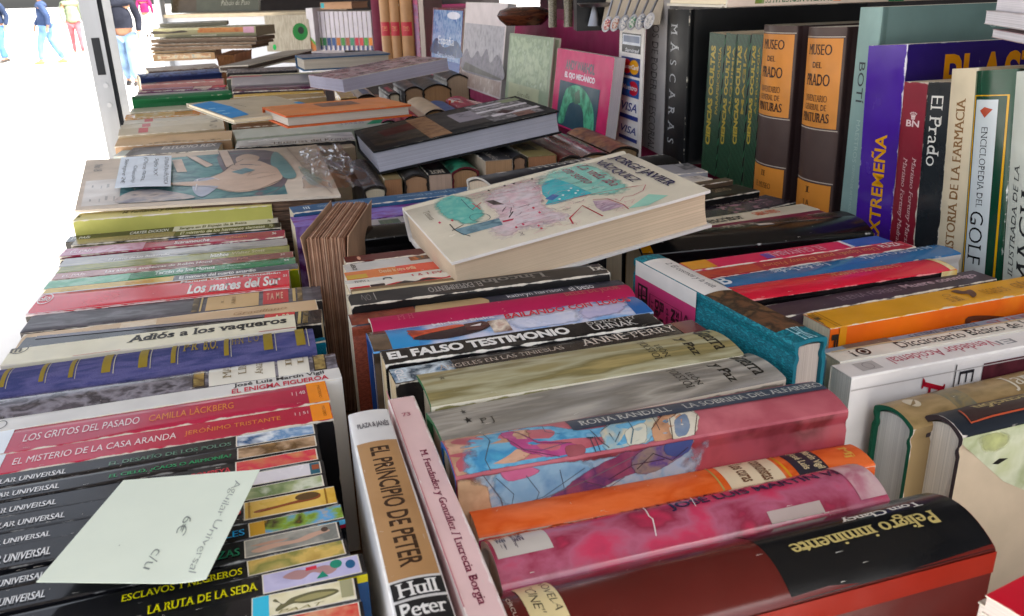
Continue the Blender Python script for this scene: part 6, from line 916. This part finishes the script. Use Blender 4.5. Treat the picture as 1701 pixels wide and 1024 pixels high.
mb.add([(r_*math.cos(2*math.pi*j/n)*1.25, r_*math.sin(2*math.pi*j/n), z) for r_, z in prof_ for j in range(n)], [(i*n+j, i*n+(j+1) % n, (i+1)*n+(j+1) % n, (i+1)*n+j) for i in range(len(prof_)-1) for j in range(n)], PIC(['#3a1f16', '#5c3424', '#2a1610', '#6a4030'], 30, (1, 1, 4), 'gloss')); o = mb.obj('wooden_ornament'); o.location = tuple(q); tag(o, 'dark polished wooden ornament on the left of the riser', 'ornament')
q = at_depth(985, 25, 1.56); q[2] = ztop+.0; mb = MB(); mb.box((-.03, -.02, 0), (.05, .05, .12), mat('#17171a', 'satin')); o = mb.obj('black_case', smooth=False); o.location = tuple(q); tag(o, 'black display case standing on the riser behind the little tray', 'case')
q = at_depth(988, 12, 1.5); mb = MB(); n = 24; prof_ = [(0, 0), (.022, .0), (.03, .006), (.029, .007), (.021, .002), (0, .0018)]
mb.add([(r_*math.cos(2*math.pi*j/n), r_*math.sin(2*math.pi*j/n), z) for r_, z in prof_ for j in range(n)], [(i*n+j, i*n+(j+1) % n, (i+1)*n+(j+1) % n, (i+1)*n+j) for i in range(len(prof_)-1) for j in range(n)], silver)
mb.tube([(0, 0, -.03), (0, 0, 0)], [.012, .004], silver, 12); o = mb.obj('small_tray'); o.location = tuple(q); tag(o, 'small silver footed tray before the black case', 'tray')
# white stall end with a dark framed notice
e0, e1 = P(270, 92, 1.2), P(433, 92, 1.2); Rr = nrm(e1-e0); bk = nrm(np.cross(UPZ, Rr)); h1 = on(e0, UPZ, mrow(31))
cab = empty('display_counter', 'white counter closing the far end of the left row', 'counter', mw=Matrix.Translation(Vector((e0+e1)/2-UPZ*((e0+e1)/2)[2])))
w_ = np.linalg.norm(e1-e0)
def bx(s0, s1, b0, b1, z0, z1, mt, nm, par):
    m_ = MB(); c = [e0+Rr*s+bk*b+UPZ*(z-e0[2]) for z in (z0, z1) for s, b in ((s0, b0), (s1, b0), (s1, b1), (s0, b1))]; m_.add(c, [(0, 3, 2, 1), (4, 5, 6, 7), (0, 1, 5, 4), (1, 2, 6, 5), (2, 3, 7, 6), (3, 0, 4, 7)], mt); return child(m_, nm, par)
bx(.03, w_+.25, .02, .3, 0, e0[2]+h1, mat('#d4d6da', 'satin', var=.04), 'body', cab); bx(.0, w_+.27, .0, .32, e0[2]+h1+.001, e0[2]+h1+.016, mat('#d0c0a4', 'satin'), 'counter_top', cab)
bx(.01, .045, -.01, .02, 0, 2.3, mat('#c8cacc', 'satin'), 'upright', cab)
nb = [e0+Rr*s+bk*b+UPZ*(h1+z) for s, b, z in ((.055, .04, .022), (w_-.01, .04, .022), (w_-.01, .1, .3), (.055, .1, .3))]
sheet('framed_notice', 'dark olive notice with pale script standing on the white counter', 'notice', nb, .012, mat('#4a4a3c', 'gloss'), fin='gloss', dec=[('R', .02, .3, .02, .98, '#4a3f30'), ('T', 'Palacio de Paso', .58, .9, .1, .17, '#a8a494', 'serifital'), ('T', 'Visita', .72, .82, .22, .28, '#a8a494', 'serifital'), ('P', 0, 0, 0, 0, '#000') ])

# ------------------------------------------------------------------ metal post of the booth
pb0 = P(190, 229, 1.2); post = empty('booth_post', 'grey metal door post with a black slot beside the far left row', 'post', mw=Matrix.Translation(Vector((pb0[0], pb0[1], 0))))
ax = nrm(np.array([pb0[0], pb0[1], 0])); sd = np.array([ax[1], -ax[0], 0])      # sd to the right of the view line
alu = mat('#b4b7bc', 'satin', metallic=.15, var=.12, scale=40, stretch=(1, 1, .1))
def pbox(s0, s1, d0, d1, z0, z1, mt, nm):
    m_ = MB(); c = [np.array([pb0[0], pb0[1], 0])+sd*s+ax*d+UPZ*z for z in (z0, z1) for s, d in ((s0, d0), (s1, d0), (s1, d1), (s0, d1))]
    m_.add(c, [(0, 3, 2, 1), (4, 5, 6, 7), (0, 1, 5, 4), (1, 2, 6, 5), (2, 3, 7, 6), (3, 0, 4, 7)], mt); return child(m_, nm, post)
u = 1.66/F
pbox(-14*u, 12*u, 0, .04, 0, 2.41, alu, 'jamb'); pbox(12*u+.0003, 19*u, .012, .04, 0, 2.41, mat('#34363a', 'matte'), 'groove'); pbox(19*u+.0003, 31*u, -.004, .05, 0, 2.41, mat('#c4c6c8', 'satin', metallic=.1, var=.1), 'rail')
pbox(-6*u, 6*u, -.0006, -.0001, 1.318, 1.385, mat('#2c2e32', 'matte'), 'slot')
for z in (1.298, 1.262):
    m_ = MB(); q = np.array([pb0[0], pb0[1], z])+sd*(2*u); m_.tube([q-ax*.0025, q+ax*.001], .0042, mat('#c0c2c6', 'metal', metallic=1), 14); child(m_, 'screw', post)

# ------------------------------------------------------------------ people on the square
def skin(name, nodes, edges, mt, parent, sub=2, root=0):
    me = bpy.data.meshes.new(name); me.from_pydata([n_[:3] for n_ in nodes], edges, []); me.materials.append(mt)
    o = bpy.data.objects.new(name, me); COL.objects.link(o); o.parent = parent
    if not me.skin_vertices: bpy.context.view_layer.objects.active = o
    md = o.modifiers.new('skin', 'SKIN'); md.use_smooth_shade = True
    lay = me.skin_vertices[0].data if len(me.skin_vertices) else me.skin_vertices.new(name='s').data if hasattr(me.skin_vertices, 'new') else None
    for i, n_ in enumerate(nodes):
        r_ = n_[3]; lay[i].radius = r_ if isinstance(r_, tuple) else (r_, r_); lay[i].use_root = (i == root)
    sb = o.modifiers.new('sub', 'SUBSURF'); sb.levels = sb.render_levels = sub
    return o
def person(label, foot, depth_pt, heading, coat, trousers, coat_len, step, h=1.72, tights=False, bag=None, arm=0., shoes='#3a3430', hair='#3a2a20'):
    q = P(*foot, 0.0) if depth_pt is None else depth_pt; k = h/1.75; root = empty('person', label, 'person', 'people walking on the square', Matrix.Translation(Vector((q[0], q[1], 0))) @ Matrix.Rotation(heading, 4, 'Z') @ Matrix.Scale(k, 4))
    s = step; sk = mat('#b88a70', 'matte'); ct = mat(coat, 'cloth', var=.3, scale=8); tm = mat(trousers, 'cloth', var=.4, scale=5)
    hip = .92; L_, R_ = (s*.5, .09), (-s*.5, -.09)
    legs = []
    for (fx, fy) in (L_, R_):
        kx = fx*.5+.05; legs.append([(fx*.1, fy*.95, hip-.04), (kx, fy, .5), (fx-.02, fy, .09)])
    lt, rt = legs
    arms = [[(0, .2, 1.42), (-s*.25-.02+arm*.1, .27, 1.15), (-s*.35+.08+arm*.2, .25, .92), (-s*.35+.12+arm*.22, .245, .84)], [(0, -.2, 1.42), (s*.25-.02, -.27, 1.15), (s*.35+.08, -.25, .92), (s*.35+.12, -.245, .84)]]
    body = [(0, 0, .95, .12), (0, 0, 1.15, .12), (0, 0, 1.4, .12), (.01, 0, 1.5, .055), (.02, 0, 1.56, .06), (.03, 0, 1.65, (.085, .075)), (.02, 0, 1.73, .06), (.1, 0, 1.63, .02)]
    ed = [(0, 1), (1, 2), (2, 3), (3, 4), (4, 5), (5, 6), (5, 7)]
    for lg in legs:
        b0 = len(body); body += [(*lg[0], .09), (*lg[1], .06), (*lg[2], .04), (lg[2][0]+.12, lg[2][1], .03, .03)]; ed += [(0, b0), (b0, b0+1), (b0+1, b0+2), (b0+2, b0+3)]
    for am in arms:
        b0 = len(body); body += [(*am[0], .06), (*am[1], .045), (*am[2], .032), (*am[3], (.03, .018))]; ed += [(2, b0), (b0, b0+1), (b0+1, b0+2), (b0+2, b0+3)]
        hx, hy, hz_ = am[3]
        for fi in range(5):
            b1 = len(body); body.append((hx+.03-.014*fi, hy+(.01 if fi else .0), hz_-.06-.012*(fi in (1, 2, 3)), .009)); ed.append((b0+3, b1))
    skin('body', body, ed, sk, root)
    tr_ = [(0, 0, .97, .15), (*lt[0], .115), (*lt[1], .085 if not tights else .07), (lt[2][0], lt[2][1], .1, .07 if not tights else .05), (*rt[0], .115), (*rt[1], .085 if not tights else .07), (rt[2][0], rt[2][1], .1, .07 if not tights else .05)]
    skin('trousers', tr_, [(0, 1), (1, 2), (2, 3), (0, 4), (4, 5), (5, 6)], tm, root)
    cb = [(0, 0, 1.2, (.165, .2)), (0, 0, 1.44, (.13, .17)), (.01, 0, 1.5, .075), (0, 0, 1.0, (.17, .2)), (0, 0, coat_len, (.19, .22))]; ce = [(0, 1), (1, 2), (0, 3), (3, 4)]
    for am in arms:
        b0 = len(cb); cb += [(*am[0], .085), (*am[1], .07), (*am[2], .055)]; ce += [(1, b0), (b0, b0+1), (b0+1, b0+2)]
    skin('coat', cb, ce, ct, root)
    for lg in legs:
        m_ = MB(); x, y = lg[2][0], lg[2][1]; m_.tube([(x-.07, y, .045), (x, y, .05), (x+.1, y, .04), (x+.17, y, .025)], [.035, .05, .042, .02], mat(shoes, 'satin'), 12); m_.obj('shoe', root)
    m_ = MB(); n = 14; vs = []
    for i in range(8):
        a = math.pi*.62*i/7
        for j in range(n): b_ = 2*math.pi*j/n; vs.append((.015+.105*math.sin(a)*math.cos(b_), .095*math.sin(a)*math.sin(b_), 1.66+.12*math.cos(a)))
    m_.add(vs, [(i*n+j, i*n+(j+1) % n, (i+1)*n+(j+1) % n, (i+1)*n+j) for i in range(7) for j in range(n)], mat(hair, 'matte')); m_.obj('hair', root)
    for sy in (-.035, .035):
        m_ = MB(); m_.tube([(.108, sy, 1.672), (.116, sy, 1.672)], .01, mat('#1c1614', 'gloss'), 8); m_.obj('eye', root)
    if bag:
        m_ = MB(); m_.box((-.12, .3, .95), (.14, .4, 1.22), mat(bag, 'satin')); m_.obj('bag', root)
    return root
person('person in a dark jacket and blue jeans at the left edge of the square', (10, 104), None, math.radians(-100), '#2f3a52', '#5f87b4', .98, .34, arm=.3)
person('person in a long navy coat and jeans striding across the square', (88, 106), None, math.radians(200), '#3d4c6c', '#6f8fb8', .8, .5, shoes='#8a8a60')
person('person in an olive green coat and coral tights beside the navy-coated one', (133, 92), None, math.radians(-60), '#8f9a80', '#b8646a', .88, .45, tights=True, shoes='#d8d4d0')
person('person in a black jacket and pale blue jeans just behind the metal post', (222, 142), None, math.radians(-80), '#22242e', '#8098b4', 1.0, .22)
person('person in a crimson and blue jacket and pale trousers far behind the metal post', (248, 62), None, math.radians(100), '#8a2a5a', '#e4e8f0', .95, .3)
